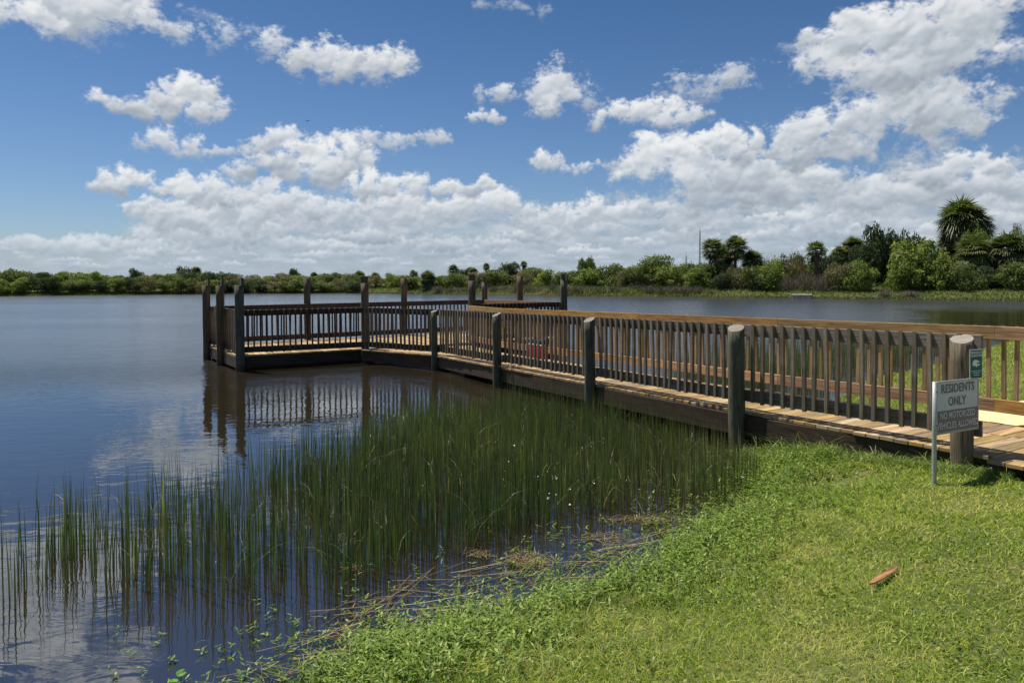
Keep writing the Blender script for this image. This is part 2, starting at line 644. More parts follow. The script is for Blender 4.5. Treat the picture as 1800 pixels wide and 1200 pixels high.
M = {}
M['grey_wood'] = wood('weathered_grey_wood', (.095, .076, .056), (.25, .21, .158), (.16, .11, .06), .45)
M['shade_wood'] = wood('shade_toned_wood', (.028, .019, .014), (.085, .058, .042), (.05, .05, .04), .3)  # shade on the platform rails put into the wood colour
M['fresh_wood'] = wood('brown_rail_wood', (.215, .120, .048), (.47, .285, .125), (.30, .19, .085), .4, .18)
M['fresh_baluster'] = wood('brown_baluster_wood', (.17, .112, .050), (.36, .25, .12), (.16, .12, .07), .4, .3)
M['deck_wood'] = wood('deck_plank_wood', (.205, .128, .056), (.47, .325, .160), (.26, .20, .11), .5, .38, rough=.8)
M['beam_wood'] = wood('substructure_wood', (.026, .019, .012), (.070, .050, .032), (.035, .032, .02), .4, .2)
M['pile_green'] = wood('green_treated_pile', (.042, .046, .028), (.128, .130, .082), (.14, .10, .06), .45, .15,
                       end=(.33, .29, .23), moss=(.035, .03, .018), bd=.009)
M['pile_brown'] = wood('brown_treated_pile', (.055, .045, .028), (.15, .118, .075), (.09, .05, .03), .5, .15,
                       end=(.2, .16, .11), moss=(.03, .026, .015), bd=.009)
M['pile_grey'] = wood('weathered_grey_pile', (.085, .068, .050), (.235, .19, .14), (.17, .11, .075), .45, .12,
                      end=(.42, .37, .30), moss=(.05, .04, .025), bd=.009)


def flat(name, col, rough=.5, spec=.4, metal=0.0, nscale=0, namt=.15):
    m, N, out = new_mat(name)
    c = col
    if nscale:
        g = N.noise(N.node('ShaderNodeTexCoord').outputs['Object'], nscale, 4, .6)
        c = N.mix(N.smooth(g, .3, .7), tuple(q * (1 - namt) for q in col), tuple(min(1, q * (1 + namt)) for q in col))
    principled(N, out, c, rough, spec, metal=metal)
    return m


M['bolt'] = flat('rusty_bolt', (.16, .12, .09), .5, .5, .6)


def leafy(name, stops, rough=.55, trans=.35, spec=.3, tipcol=None, patch=None, pscale=.5, basecol=None):
    """foliage: colour picked per leaf from 'rnd', optional colour toward the tip, patches across the ground"""
    m, N, out = new_mat(name)
    r = N.attr('rnd')[2]
    col = N.ramp(r, stops)
    if patch:
        g = N.noise(N.node('ShaderNodeTexCoord').outputs['Object'], pscale, 4, .6)
        col = N.mix(N.smooth(N.math('ADD', g, N.math('MULTIPLY', N.math('SUBTRACT', r, .5), .25)), .47, .62), col, patch)
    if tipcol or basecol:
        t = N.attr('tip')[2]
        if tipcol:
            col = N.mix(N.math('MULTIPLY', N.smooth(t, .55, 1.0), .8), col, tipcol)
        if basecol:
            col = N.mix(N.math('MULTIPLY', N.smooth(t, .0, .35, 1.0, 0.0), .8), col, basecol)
    p = N.node('ShaderNodeBsdfPrincipled')
    N.put(p.inputs['Base Color'], col)
    p.inputs['Roughness'].default_value = rough
    p.inputs['Specular IOR Level'].default_value = spec
    tr = N.node('ShaderNodeBsdfTranslucent')
    N.put(tr.inputs[0], N.mix(1.0, col, (1.1, 1.35, .55), 'MULTIPLY'))
    mx = N.node('ShaderNodeMixShader')
    mx.inputs[0].default_value = trans
    N.put(mx.inputs[1], p.outputs[0])
    N.put(mx.inputs[2], tr.outputs[0])
    N.put(out.inputs[0], mx.outputs[0])
    return m


# ------------------------------------------------------------------ lake outline and ground
def pz(pts):
    return [at_z(x, y, 0) for x, y in pts]


NEAR_SHORE = [(-14, -6), (-6, -1.5), (-3.2, 1.2)] + pz([(430, 1290), (560, 1195), (640, 1150), (740, 1115), (840, 1088), (920, 1072), (1000, 1055), (1070, 1028),
             (1130, 995), (1205, 950), (1265, 912), (1335, 872), (1318, 835)]) + [(2.75, 8.2), (3.6, 9.4), (4.9, 11.2), (6.1, 13.0), (7.3, 14.6), (9.0, 15.8),
             (12.0, 19.0), (17.3, 24.0), (27, 28), (40, 34), (47, 44)]
FAR_SHORE = [(47, 52)] + pz([(1800, 529), (1700, 527.8), (1600, 526.6), (1520, 525), (1400, 524), (1310, 522.7), (1200, 521.7), (1100, 521.3),
            (1000, 520.6), (930, 519.8), (860, 518.7), (780, 517.2), (700, 515.8), (600, 515.2), (500, 515.8), (400, 516.6), (300, 517.6),
            (200, 518.6), (100, 519.6), (0, 520.6)]) + [(-86, 92), (-95, 60), (-90, 10), (-60, -18), (-30, -14)]
LAKE = np.array(NEAR_SHORE + FAR_SHORE)


def sdist(P):
    """signed distance to the lake outline, positive on land"""
    P = np.asarray(P, dtype=np.float64)
    A = LAKE
    B = np.roll(LAKE, -1, axis=0)
    best = np.full(len(P), 1e9)
    ins = np.zeros(len(P), bool)
    for a, b in zip(A, B):
        ab = b - a
        t = np.clip(((P - a) @ ab) / (ab @ ab), 0, 1)
        q = P - (a + t[:, None] * ab)
        best = np.minimum(best, np.hypot(q[:, 0], q[:, 1]))
        c = (a[1] > P[:, 1]) != (b[1] > P[:, 1])
        with np.errstate(divide='ignore', invalid='ignore'):
            xi = (b[0] - a[0]) * (P[:, 1] - a[1]) / (b[1] - a[1]) + a[0]
        ins ^= c & (P[:, 0] < xi)
    return np.where(ins, -best, best)


def vnoise(x, y, s, seed=0):
    """cheap smooth noise -1..1"""
    r = np.random.default_rng(seed)
    out = np.zeros_like(x, dtype=np.float64)
    for k in range(6):
        an, ph = r.uniform(0, 6.28), r.uniform(0, 6.28)
        fr = s * r.uniform(.6, 1.9)
        out += np.sin((x * math.cos(an) + y * math.sin(an)) * fr + ph + 1.3 * np.sin((x * math.sin(an) - y * math.cos(an)) * fr * .7 + ph * 2))
    return out / 6


def ground_z(P):
    P = np.atleast_2d(np.asarray(P, dtype=np.float64))
    d = sdist(P)
    x, y = P[:, 0], P[:, 1]
    farw = np.clip((y - 26) / 14, 0, 1)
    near = .52 * (1 - np.exp(-np.maximum(d, 0) / 1.5)) + .012 * np.maximum(d, 0).clip(0, 12)
    far = 1.05 * (1 - np.exp(-np.maximum(d, 0) / 3.2)) + .25 * np.clip((np.maximum(d, 0) - 30) / 200, 0, 1)
    land = near * (1 - farw) + far * farw
    land += .02 * vnoise(x, y, 1.7, 3) * np.clip(d / 1.0, 0, 1) + .012 * vnoise(x, y, 6.5, 5) * np.clip(d / .6, 0, 1)
    bed = -.02 - .5 * (1 - np.exp(np.minimum(d, 0) / 1.6)) - .5 * (1 - np.exp(np.minimum(d, 0) / 8))
    return np.where(d > 0, land, bed)


def gz(x, y):
    return float(ground_z([(x, y)])[0])


def build_ground():
    rad = np.concatenate([np.geomspace(.35, 200, 420), np.geomspace(215, 9000, 30)])
    na = 620
    # denser toward the view
    th = np.linspace(-math.pi, math.pi, na, endpoint=False)
    th = th - .62 * np.sin(th)
    X = np.outer(rad, np.sin(th))
    Y = np.outer(rad, np.cos(th))
    P = np.stack([X.ravel(), Y.ravel()], 1)
    Z = ground_z(P)
    V = np.column_stack([P, Z])
    V = np.vstack([V, [0, 0, gz(0, 0)]])
    nr = len(rad)
    i = np.arange(nr - 1)[:, None] * na
    j = np.arange(na)[None, :]
    jn = (j + 1) % na
    Q = np.stack([i + j, i + jn, i + na + jn, i + na + j], -1).reshape(-1, 4)[:, ::-1]
    c = len(V) - 1
    cap = np.stack([np.arange(na), (np.arange(na) + 1) % na, np.full(na, c), np.full(na, c)], -1)
    m, N, out = new_mat('ground_soil_and_turf')
    pos = N.node('ShaderNodeNewGeometry').outputs['Position']
    g1 = N.noise(pos, 1.1, 5, .6)
    g2 = N.noise(pos, 28, 4, .65)
    g3 = N.noise(pos, 5.0, 4, .6)
    turf = N.mix(N.smooth(g1, .35, .65), (.075, .100, .024), (.16, .165, .055))
    turf = N.mix(N.math('MULTIPLY', N.smooth(g3, .5, .72), .7), turf, (.20, .17, .085))
    turf = N.mix(N.math('MULTIPLY', N.smooth(g2, .35, .6), .5), turf, (.035, .045, .012))
    pzv = N.sep(pos)[2]
    mud = N.mix(g3, (.022, .018, .010), (.055, .040, .022))
    col = N.mix(N.smooth(N.math('ADD', pzv, N.math('MULTIPLY', N.math('SUBTRACT', g3, .5), .12)), .06, .26), mud, turf)
    principled(N, out, col, .95, .15, g2, .8, .02)
    o = mesh_np('ground', V, np.vstack([Q, cap[:, [1, 0, 2, 3]]]) if False else Q, m, smooth=True)
    tag(o, kind='structure')
    fan = mesh_np('ground_at_viewpoint', V[list(range(na)) + [c]], np.stack([(np.arange(na) + 1) % na, np.arange(na), np.full(na, na)], -1), m, smooth=True)
    tag(fan, kind='structure')
    return m


build_ground()

# ------------------------------------------------------------------ water
def build_water():
    m, N, out = new_mat('lake_water')
    pos = N.node('ShaderNodeNewGeometry').outputs['Position']
    X, Y, _ = N.sep(pos)
    # sheltered water by the reeds, the dock and the right-hand cove; wind-ruffled water outside
    a = N.math('ADD', N.math('MULTIPLY', X, .5), N.math('MULTIPLY', Y, .866))      # roughly away from the near shore
    wob = N.noise(N.vec('MULTIPLY', pos, (.10, .06, 1)), 1.0, 3, .6)
    open1 = N.smooth(N.math('ADD', Y, N.math('MULTIPLY', N.math('SUBTRACT', wob, .5), 9)), 11.0, 21.0)
    cove = N.smooth(N.math('ADD', N.math('SUBTRACT', X, N.math('MULTIPLY', Y, .45)), N.math('MULTIPLY', N.math('SUBTRACT', wob, .5), 9)), 2.0, 6.0)
    coveY = N.smooth(N.math('ADD', Y, N.math('MULTIPLY', N.math('SUBTRACT', wob, .5), 16)), 38.0, 50.0, 1.0, 0.0)
    calm_r = N.math('MULTIPLY', cove, coveY)
    wind = N.math('MULTIPLY', open1, N.math('SUBTRACT', 1.0, N.math('MULTIPLY', calm_r, .93)))
    streak = N.noise(N.vec('MULTIPLY', pos, (.035, .12, 1)), 1.0, 4, .6)
    wind2 = N.math('MULTIPLY', wind, N.lin(streak, .3, .7, .55, 1.15))
    swell = N.noise(N.vec('MULTIPLY', pos, (1.0, 1.7, 1)), 2.6, 3, .5, .4)
    chop = N.noise(N.vec('MULTIPLY', pos, (1.0, 2.2, 1)), 5.0, 4, .6, .3)
    fine = N.noise(N.vec('MULTIPLY', pos, (2.0, 4.5, 1)), 1.4, 2, .5, .5)
    h = N.math('ADD', N.math('MULTIPLY', swell, .0036), N.math('MULTIPLY', fine, .0012))
    h = N.math('ADD', h, N.math('MULTIPLY', chop, N.math('MULTIPLY', wind2, .030)))
    big = N.noise(N.vec('MULTIPLY', pos, (1.0, .85, 1)), 1.7, 3, .6, .6)
    h = N.math('ADD', h, N.math('MULTIPLY', big, N.math('MULTIPLY', wind2, .066)))
    b = N.node('ShaderNodeBump')
    b.inputs['Strength'].default_value = 1.0
    b.inputs['Distance'].default_value = 1.0
    N.put(b.inputs['Height'], h)
    murk = N.mix(N.noise(pos, .8, 3, .5), (.013, .010, .005), (.026, .019, .009))
    d = N.node('ShaderNodeBsdfDiffuse')
    N.put(d.inputs[0], murk)
    gl = N.node('ShaderNodeBsdfGlossy')
    gl.inputs['Color'].default_value = (.90, .95, 1, 1)
    N.put(gl.inputs['Roughness'], N.lin(wind, 0, 1, .012, .17))
    N.put(gl.inputs['Normal'], b.outputs[0])
    fr = N.node('ShaderNodeFresnel')
    fr.inputs['IOR'].default_value = 3.1
    N.put(fr.inputs['Normal'], b.outputs[0])
    mx = N.node('ShaderNodeMixShader')
    N.put(mx.inputs[0], fr.outputs[0])
    N.put(mx.inputs[1], d.outputs[0])
    N.put(mx.inputs[2], gl.outputs[0])
    N.put(out.inputs[0], mx.outputs[0])
    xs = np.linspace(-140, 80, 23)
    ys = np.linspace(-30, 140, 18)
    gx, gy = np.meshgrid(xs, ys)
    V = np.column_stack([gx.ravel(), gy.ravel(), np.zeros(gx.size)])
    nx = len(xs)
    i, j = np.meshgrid(np.arange(len(ys) - 1), np.arange(nx - 1), indexing='ij')
    q = (i * nx + j).ravel()
    tag(mesh_np('water', V, np.stack([q, q + 1, q + nx + 1, q + nx], -1), m), kind='structure')


build_water()

# ------------------------------------------------------------------ boardwalk plan
WN = [Vector((4.23, 6.55)), Vector((2.83, 8.67)), Vector((1.34, 11.32)), Vector((-.19, 13.97)), Vector((-1.70, 16.60))]   # near rail posts
P4 = Vector((-3.80, 18.05))
P1 = Vector((-6.42, 16.78))
P3 = Vector((-8.20, 19.35))
WD = Vector((-.5, .866))
WF_OFF = Vector((.866, .5)) * 1.47
FB = Vector((-.20, 16.80))                 # bend of the far rail
FP = Vector((-1.16, 18.95))                # far rail end at the platform
UV_ = (Vector((1.52, 21.35)) - P1).normalized()
RC = Vector((1.56, 21.45))                 # right corner of the platform
CB = Vector((-.94, 23.95))                 # back corner
P831 = P1 + (RC - P1) * 0.655
RAILH = 1.06


def rail_z(p):
    """top of railing along the sloping walkway"""
    s = (Vector((p[0], p[1])) - WN[0]).dot(WD)
    t = max(-3.0, min(1.0 * s, 11.8))
    return EYE - (.545 + (.735 - .545) * (t / 11.8 if t > 0 else t / 20))


def deck_z(x, y):
    return rail_z((x, y)) - RAILH


def clip(poly, a, b):
    """keep the part of poly left of a->b"""
    out = []
    n = len(poly)
    def sd(p):
        return (b[0] - a[0]) * (p[1] - a[1]) - (b[1] - a[1]) * (p[0] - a[0])
    for i in range(n):
        p, q = poly[i], poly[(i + 1) % n]
        s0, s1 = sd(p), sd(q)
        if s0 >= 0:
            out.append(p)
        if (s0 > 0) != (s1 > 0) and abs(s0 - s1) > 1e-12:
            t = s0 / (s0 - s1)
            out.append((p[0] + (q[0] - p[0]) * t, p[1] + (q[1] - p[1]) * t))
    return out


def planks(mb, poly, along, width=.138, gap=.009, thick=.036, zf=deck_z, ragged=.0):
    """boards running along 'along' filling a convex polygon (counter-clockwise)"""
    along = Vector(along).normalized()
    ac = Vector((-along.y, along.x))
    P = [Vector(p) for p in poly]
    lo = min(p.dot(ac) for p in P)
    hi = max(p.dot(ac) for p in P)
    l0 = min(p.dot(along) for p in P) - 1
    l1 = max(p.dot(along) for p in P) + 1
    s = lo
    while s < hi:
        r = [along * l0 + ac * s, along * l1 + ac * s, along * l1 + ac * (s + width), along * l0 + ac * (s + width)]
        q = [(v.x, v.y) for v in r]
        for i in range(len(P)):
            q = clip(q, P[i], P[(i + 1) % len(P)])
            if len(q) < 3:
                break
        if len(q) >= 3:
            if ragged:
                e = random.uniform(-ragged, ragged)
                m_ = sum((Vector(v).dot(along) for v in q)) / len(q)
                q = [tuple(Vector(v) + along * (e if Vector(v).dot(along) < m_ else -e * .5)) for v in q]
            dz = random.uniform(-.002, .002)
            mb.prism(q, lambda x, y: zf(x, y) - thick + dz, lambda x, y: zf(x, y) + dz, (along.x, along.y, 0))
        s += width + gap


def v3(p, z):
    return Vector((p[0], p[1], z))


NOUT = Vector((-.866, -.5))
E0 = WN[0] + WD * -2.6                    # walkway runs on past the frame's right edge
near0, near1 = E0 + NOUT * .12, WN[4] + NOUT * .12
far0, far1 = E0 - NOUT * 1.58, FB - NOUT * .06


def ccw(poly):
    a = sum(poly[i][0] * poly[(i + 1) % len(poly)][1] - poly[(i + 1) % len(poly)][0] * poly[i][1] for i in range(len(poly)))
    return poly if a > 0 else poly[::-1]


bw = empty('boardwalk', (WN[2].x, WN[2].y, 0))
tag(bw, 'long sloping boardwalk of sun-bleached planks leading from the grass out to the platform', 'boardwalk')


def child_build(mb, name, mat, root, bevel=0.0):
    o = mb.build(name, mat, root, bevel)
    o.matrix_parent_inverse = Matrix.Translation(root.location).inverted()
    return o


mb = MB()
planks(mb, ccw([tuple(near0), tuple(near0 + (far0 - near0).normalized() * 1.02), tuple(near1 + WD * .02 + (far1 - near1).normalized() * 1.02), tuple(near1)]), NOUT, ragged=.012)
c0 = near0 + (far0 - near0).normalized() * 1.035
c1 = near1 + (far1 - near1).normalized() * 1.035
planks(mb, ccw([tuple(c0), tuple(far0), tuple(far1), tuple(c1)]), NOUT, ragged=.01)
planks(mb, ccw([tuple(near0 - WD * 0 + NOUT * .004), tuple(near0 + NOUT * .16), tuple(WN[0] - WD * .28 + NOUT * .28), tuple(WN[0] - WD * .28 + NOUT * .124)]), NOUT, ragged=.02)
# the flared mouth
planks(mb, ccw([tuple(near1 + WD * .01), tuple(P4 + Vector((-.02, -.12))), tuple(FP + Vector((.1, .0))), tuple(far1 + WD * .01)]), NOUT, ragged=.01)
child_build(mb, 'deck', M['deck_wood'], bw, .003)
mb = MB()


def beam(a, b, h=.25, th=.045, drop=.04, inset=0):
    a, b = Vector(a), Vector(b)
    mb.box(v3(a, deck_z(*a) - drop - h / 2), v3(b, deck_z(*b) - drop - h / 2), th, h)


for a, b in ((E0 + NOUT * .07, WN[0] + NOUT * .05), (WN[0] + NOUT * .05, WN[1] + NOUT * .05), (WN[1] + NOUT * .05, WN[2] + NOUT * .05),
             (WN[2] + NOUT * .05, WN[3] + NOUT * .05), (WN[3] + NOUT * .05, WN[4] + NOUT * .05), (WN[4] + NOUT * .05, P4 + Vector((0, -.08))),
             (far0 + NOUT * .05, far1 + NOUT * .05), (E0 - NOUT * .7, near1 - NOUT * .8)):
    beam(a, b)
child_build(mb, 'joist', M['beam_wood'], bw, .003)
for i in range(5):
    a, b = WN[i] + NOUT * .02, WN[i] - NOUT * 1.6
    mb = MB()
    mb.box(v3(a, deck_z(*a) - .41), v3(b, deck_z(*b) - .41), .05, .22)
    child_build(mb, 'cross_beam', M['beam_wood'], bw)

# platform
pf = empty('viewing_platform', (-3.4, 20.3, 0))
tag(pf, 'wide timber dock platform standing over the water at the end of the boardwalk', 'dock')
nf = Vector((UV_.y, -UV_.x))          # toward the camera
mb = MB()
plat = ccw([tuple(P1 + nf * .11 - UV_ * .11), tuple(RC + nf * .11 + UV_ * .1), tuple(CB - nf * .14 + UV_ * .1), tuple(P3 - nf * .14 - UV_ * .14)])
PLZ = EYE - .735 - RAILH
planks(mb, plat, nf, zf=lambda x, y: PLZ)
child_build(mb, 'deck', M['deck_wood'], pf, .003)
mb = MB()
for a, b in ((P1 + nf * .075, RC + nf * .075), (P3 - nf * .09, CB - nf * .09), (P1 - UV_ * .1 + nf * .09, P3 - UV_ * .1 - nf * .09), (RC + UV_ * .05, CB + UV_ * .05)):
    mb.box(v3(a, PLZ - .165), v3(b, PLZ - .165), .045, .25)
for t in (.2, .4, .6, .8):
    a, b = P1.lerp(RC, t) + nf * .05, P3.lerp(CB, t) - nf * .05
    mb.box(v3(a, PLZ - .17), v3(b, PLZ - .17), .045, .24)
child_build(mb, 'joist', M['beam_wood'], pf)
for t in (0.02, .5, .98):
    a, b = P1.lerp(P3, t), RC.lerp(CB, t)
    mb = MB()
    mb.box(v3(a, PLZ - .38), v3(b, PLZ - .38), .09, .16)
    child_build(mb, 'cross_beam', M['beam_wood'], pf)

GP = 'dark railing sections round the platform'
# ------------------------------------------------------------------ railings
SP = .1352
bal_me = {}


def baluster_mesh(mat, h=.97, s=.037):
    key = mat
    if key not in bal_me:
        ms_ = []
        for k in range(4):
            mb = MB()
            mb.box((0, 0, -h), (0, 0, 0), s, s, side=(1, 0, 0), rnd=random.random(), cut=-.008)
            o = mb.build('baluster', M[mat])
            ms_.append(o.data)
            bpy.data.objects.remove(o)
        bal_me[key] = ms_
    return random.choice(bal_me[key])


def railing(a, b, outward, board_mat, bal_mat, label, bal_out=True, low_gap=.13, skip=(.12, .12), group='railing sections of the dock', zf=None, low_mat=None,
            single=True, top_drop=0.0, blocks=True):
    """post-to-post railing: top board, bottom board and balusters; 'outward' points to the water"""
    a, b, o_ = Vector(a), Vector(b), Vector(outward).normalized()
    zf = zf or rail_z
    if group == GP:
        low_gap = .05
    root = empty('railing', (a.x, a.y, zf(a)))
    tag(root, label, 'railing', group)
    d = (b - a)
    L = d.length
    dn = d / L
    th = .038
    loc = root.location

    def put(mb, name, mat, bev=.002):
        for i, v in enumerate(mb.v):
            mb.v[i] = (v[0] - loc.x, v[1] - loc.y, v[2] - loc.z)
        return mb.build(name, mat, root, bev)
    side = Vector((o_.x, o_.y, 0))
    for nm, drop in (('top_rail', .07 + top_drop), ('bottom_rail', RAILH - low_gap - .07)):
        mb = MB()
        mb.box(v3(a + dn * .0, zf(a) - drop), v3(b, zf(b) - drop), th, .14, side=side)
        put(mb, nm, board_mat if nm == 'top_rail' else (low_mat or board_mat), .003)
    n = int((L - skip[0] - skip[1]) / SP)
    off = (L - n * SP) / 2
    ang = math.atan2(d.y, d.x)
    hb = RAILH - low_gap - .0
    for k in range(n + 1):
        p = a + dn * (off + k * SP) + o_ * (th / 2 + .02 if bal_out else -(th / 2 + .02))
        q = bpy.data.objects.new('baluster', baluster_mesh(bal_mat))
        q.location = (p.x - loc.x, p.y - loc.y, zf(p) - loc.z - top_drop * .3 + random.uniform(-.004, .004))
        q.rotation_euler = (random.uniform(-.012, .012), random.gauss(0, .010), ang + random.uniform(-.06, .06))
        q.scale = (1, 1, (hb - .0) / .97 * random.uniform(.99, 1.012))
        q.parent = root
        COL.objects.link(q)
    if blocks and group == GF:
        mb = MB()
        p = a.lerp(b, .5)
        mb.box(v3(p, zf(p) - RAILH), v3(p, zf(p) - RAILH + low_gap), .085, .05, side=(dn.x, dn.y, 0))
        put(mb, 'support_block', low_mat or board_mat)
    return root


GF = 'brown far railing sections of the walkway'
GN = 'weathered near railing sections of the walkway'
near_lab = ['grey weathered railing section between the mossy post and the signpost pile, nearest the grass',
            'grey weathered railing section ending at the mossy green post with reeds below',
            'grey weathered railing section over tall reeds between the two middle short posts',
            'grey weathered railing section over the dark water just before the walkway bends']
for i in range(4):
    a, b = WN[i], WN[i + 1]
    if i == 0:
        a = a - WD * .10
    railing(a, b, NOUT, M['grey_wood'], 'grey_wood', near_lab[i], group=GN, low_gap=(.13, .12, .095, .075)[i])
railing(WN[4], P4, Vector((P4.y - WN[4].y, -(P4.x - WN[4].x))) * -1 if False else Vector((-.55, -.83)), M['shade_wood'], 'grey_wood',
        'closely spaced grey railing section flaring from the bend to the tall corner pile', group=GN, low_gap=.06)
# far side of the walkway, fresh brown boards with the balusters outside
GF = 'brown far railing sections of the walkway'
farpts = [E0 + WF_OFF]
for p in (WN[0] + WD * .5, WN[1] + WD * .7, WN[2] + WD * .7):
    farpts.append(p + WF_OFF)
farpts.append(FB)
farlab = ['brown far railing section beside the pale concrete path at the grass end',
          'brown far railing section standing behind the reeds near the shore bank',
          'brown far railing section along the middle of the walkway over the water',
          'brown far railing section just before the walkway widens into the platform']
for i in range(4):
    railing(farpts[i], farpts[i + 1], -NOUT, M['fresh_wood'], 'fresh_baluster', farlab[i], group=GF, skip=(.03, .03))
railing(FB, FP, Vector((.92, .38)), M['fresh_wood'], 'fresh_baluster',
        'short brown railing stub ending free in front of the tall pile', group=GF, skip=(.03, .03), blocks=False)
# platform
GP = 'dark railing sections round the platform'
pz_ = lambda p: EYE - .735
Mx = P1.lerp(P3, .5)
railing(P1, P4, nf, M['shade_wood'], 'shade_wood', 'dark front railing section facing the reeds between two tall piles', group=GP, zf=pz_)
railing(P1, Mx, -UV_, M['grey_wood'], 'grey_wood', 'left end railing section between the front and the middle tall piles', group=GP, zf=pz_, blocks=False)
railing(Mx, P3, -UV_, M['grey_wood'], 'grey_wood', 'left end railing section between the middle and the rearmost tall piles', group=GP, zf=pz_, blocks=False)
railing(P831, RC, nf, M['shade_wood'], 'shade_wood', 'dark front railing section right of the walkway mouth', group=GP, zf=pz_)
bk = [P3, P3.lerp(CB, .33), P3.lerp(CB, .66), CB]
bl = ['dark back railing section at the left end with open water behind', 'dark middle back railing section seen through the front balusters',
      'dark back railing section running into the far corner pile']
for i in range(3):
    railing(bk[i], bk[i + 1], -nf, M['shade_wood'], 'shade_wood', bl[i], group=GP, zf=pz_, top_drop=-.0)
railing(CB, RC, UV_, M['fresh_wood'], 'shade_wood', 'short right end railing section with a sunlit light brown top board', group=GP, zf=pz_)

# ------------------------------------------------------------------ piles
GS = 'short walkway posts'
short = [(0, 'pile_grey', 'thick weathered grey post beside the residents only sign, carrying the green sign', .095, (.5, .3)),
         (1, 'pile_green', 'thick mossy green post at the edge of the reeds, top sawn at a slant', .099, (.5, .35)),
         (2, 'pile_green', 'short dark green post with grass round its foot, middle of the near railing', .088, (.7, .3)),
         (3, 'pile_green', 'short green post standing in reeds under the start of the brown top rail', .089, (.8, .2)),
         (4, 'pile_green', 'short thin post at the bend, rising straight from dark water', .077, (.5, .2))]
for i, mt, lab, r, sl in short:
    p = WN[i] + NOUT * .115
    mb = MB()
    mb.pole(p.x, p.y, -.7, rail_z(WN[i]) - .035, r, slant=(sl[0] * .5, sl[1] * .9), lean=(-.02, 0))
    tag(mb.build('wooden_post', M[mt]), lab, 'post', GS)


def tall(x, p, z, mt, lab, notch=None, r=.1, base_y=None):
    """tall pile at plan point p; notch = direction whose half is cut lower"""
    root = empty('tall_pile', (p.x, p.y, 0))
    tag(root, lab, 'pile', 'tall platform piles')
    mb = MB()
    cutz = z - .17
    mb.pole(0, 0, -.9, cutz if notch else z, r, slant=(.0, .0), lean=(random.uniform(-.02, .0), 0))
    mb.build('shaft', M[mt], root)
    if notch:
        n = Vector(notch).normalized()
        mb = MB()
        seg = 14
        base = math.atan2(-n.y, -n.x)
        ring = [(math.cos(base - R(80) + R(160) * i / seg) * r * .96, math.sin(base - R(80) + R(160) * i / seg) * r * .96) for i in range(seg + 1)]
        mb.prism(ring, cutz - .005, z, (0, 0, 1))
        mb.build('shaft_top', M[mt], root)
    return root


def off_line(px, a, b):
    """point on plan line a-b under image column px (about railing height)"""
    k = (px - 900 + .005 * 40) / F
    d = b - a
    # X = k Y
    t = (k * a.y - a.x) / (d.x - k * d.y)
    return a + d * t


ctr_l = off_line(387, P1 - UV_ * .16, P3 - UV_ * .16)
TZ = 2.17
tall(418, off_line(421, P1 + nf * .17 - UV_, RC + nf * .17), TZ, 'pile_green', 'tall dark pile at the near left corner of the platform, top notched', -UV_, .105)
tall(387, ctr_l, TZ - .01, 'pile_brown', 'tall notched pile in the middle of the platform left end', -UV_, .1)
tall(363, off_line(363, P1 - UV_ * .16, P3 - UV_ * .16 + (P3 - P1)), TZ - .01, 'pile_brown', 'tall notched pile at the rear of the platform left end', -UV_, .1)
tall(639, off_line(641, P1 + nf * .17, RC + nf * .17), TZ + .03, 'pile_brown', 'tall dark pile between the front railing and the flared walkway railing', nf, .1)
tall(540, off_line(540, P3 - nf * .17, CB - nf * .17), TZ - .03, 'pile_brown', 'tall brown pile behind the left part of the back railing', None, .098)
tall(710, off_line(710, P3 - nf * .17, CB - nf * .17), TZ - .02, 'pile_brown', 'tall brown pile behind the back railing, fourth from the left end', None, .098)
tall(831, off_line(830, P1 - nf * .1, RC - nf * .1), TZ + .07, 'pile_brown', 'tall thick brown pile at the walkway mouth behind the free rail end', nf, .105)
tall(851, off_line(852, P3 - nf * .17, CB - nf * .17 + UV_), TZ - .0, 'pile_brown', 'tall brown pile at the far back corner of the platform', UV_, .1)
tall(914, off_line(914, CB + UV_ * .17, RC + UV_ * .17), TZ + .03, 'pile_brown', 'tall brown pile halfway along the sunlit right end rail', None, .1)
tall(992, off_line(991, CB + UV_ * .1 - nf, RC + UV_ * .1 + nf * .8), TZ + .08, 'pile_green', 'tall dark pile at the right corner of the platform with open water beyond', UV_, .105)

# ------------------------------------------------------------------ signs
M['sign_white'] = flat('faded_white_sign_paint', (.52, .60, .63), .45, .4, nscale=7, namt=.07)
M['sign_grey'] = flat('grey_sign_paint', (.16, .155, .17), .45, .4, nscale=9, namt=.08)
M['sign_pale'] = flat('pale_sign_lettering', (.56, .60, .62), .5, .3)
M['galv'] = flat('galvanised_steel', (.40, .41, .38), .5, .5, .35, nscale=30, namt=.12)
M['sign_green'] = flat('green_sign_paint', (.006, .145, .10), .4, .4, nscale=12, namt=.06)
M['white_paint'] = flat('white_sign_print', (.78, .82, .80), .5, .3)


def text(body, name, mat, root, size, x, z, sx=1.0, bold=.0, y=-.004):
    cu = bpy.data.curves.new(name, 'FONT')
    cu.body = body
    cu.size = size
    cu.align_x = 'CENTER'
    cu.align_y = 'CENTER'
    cu.extrude = .0006
    cu.offset = bold
    cu.space_character = 1.06
    tmp = bpy.data.objects.new(name, cu)
    COL.objects.link(tmp)
    dg = bpy.context.evaluated_depsgraph_get()
    me = bpy.data.meshes.new_from_object(tmp.evaluated_get(dg))
    bpy.data.objects.remove(tmp)
    o = bpy.data.objects.new(name, me)
    me.materials.clear()
    me.materials.append(mat)
    COL.objects.link(o)
    o.parent = root
    o.location = (x, y, z)
    o.rotation_euler = (R(90), 0, 0)
    o.scale = (sx, 1, 1)
    return o


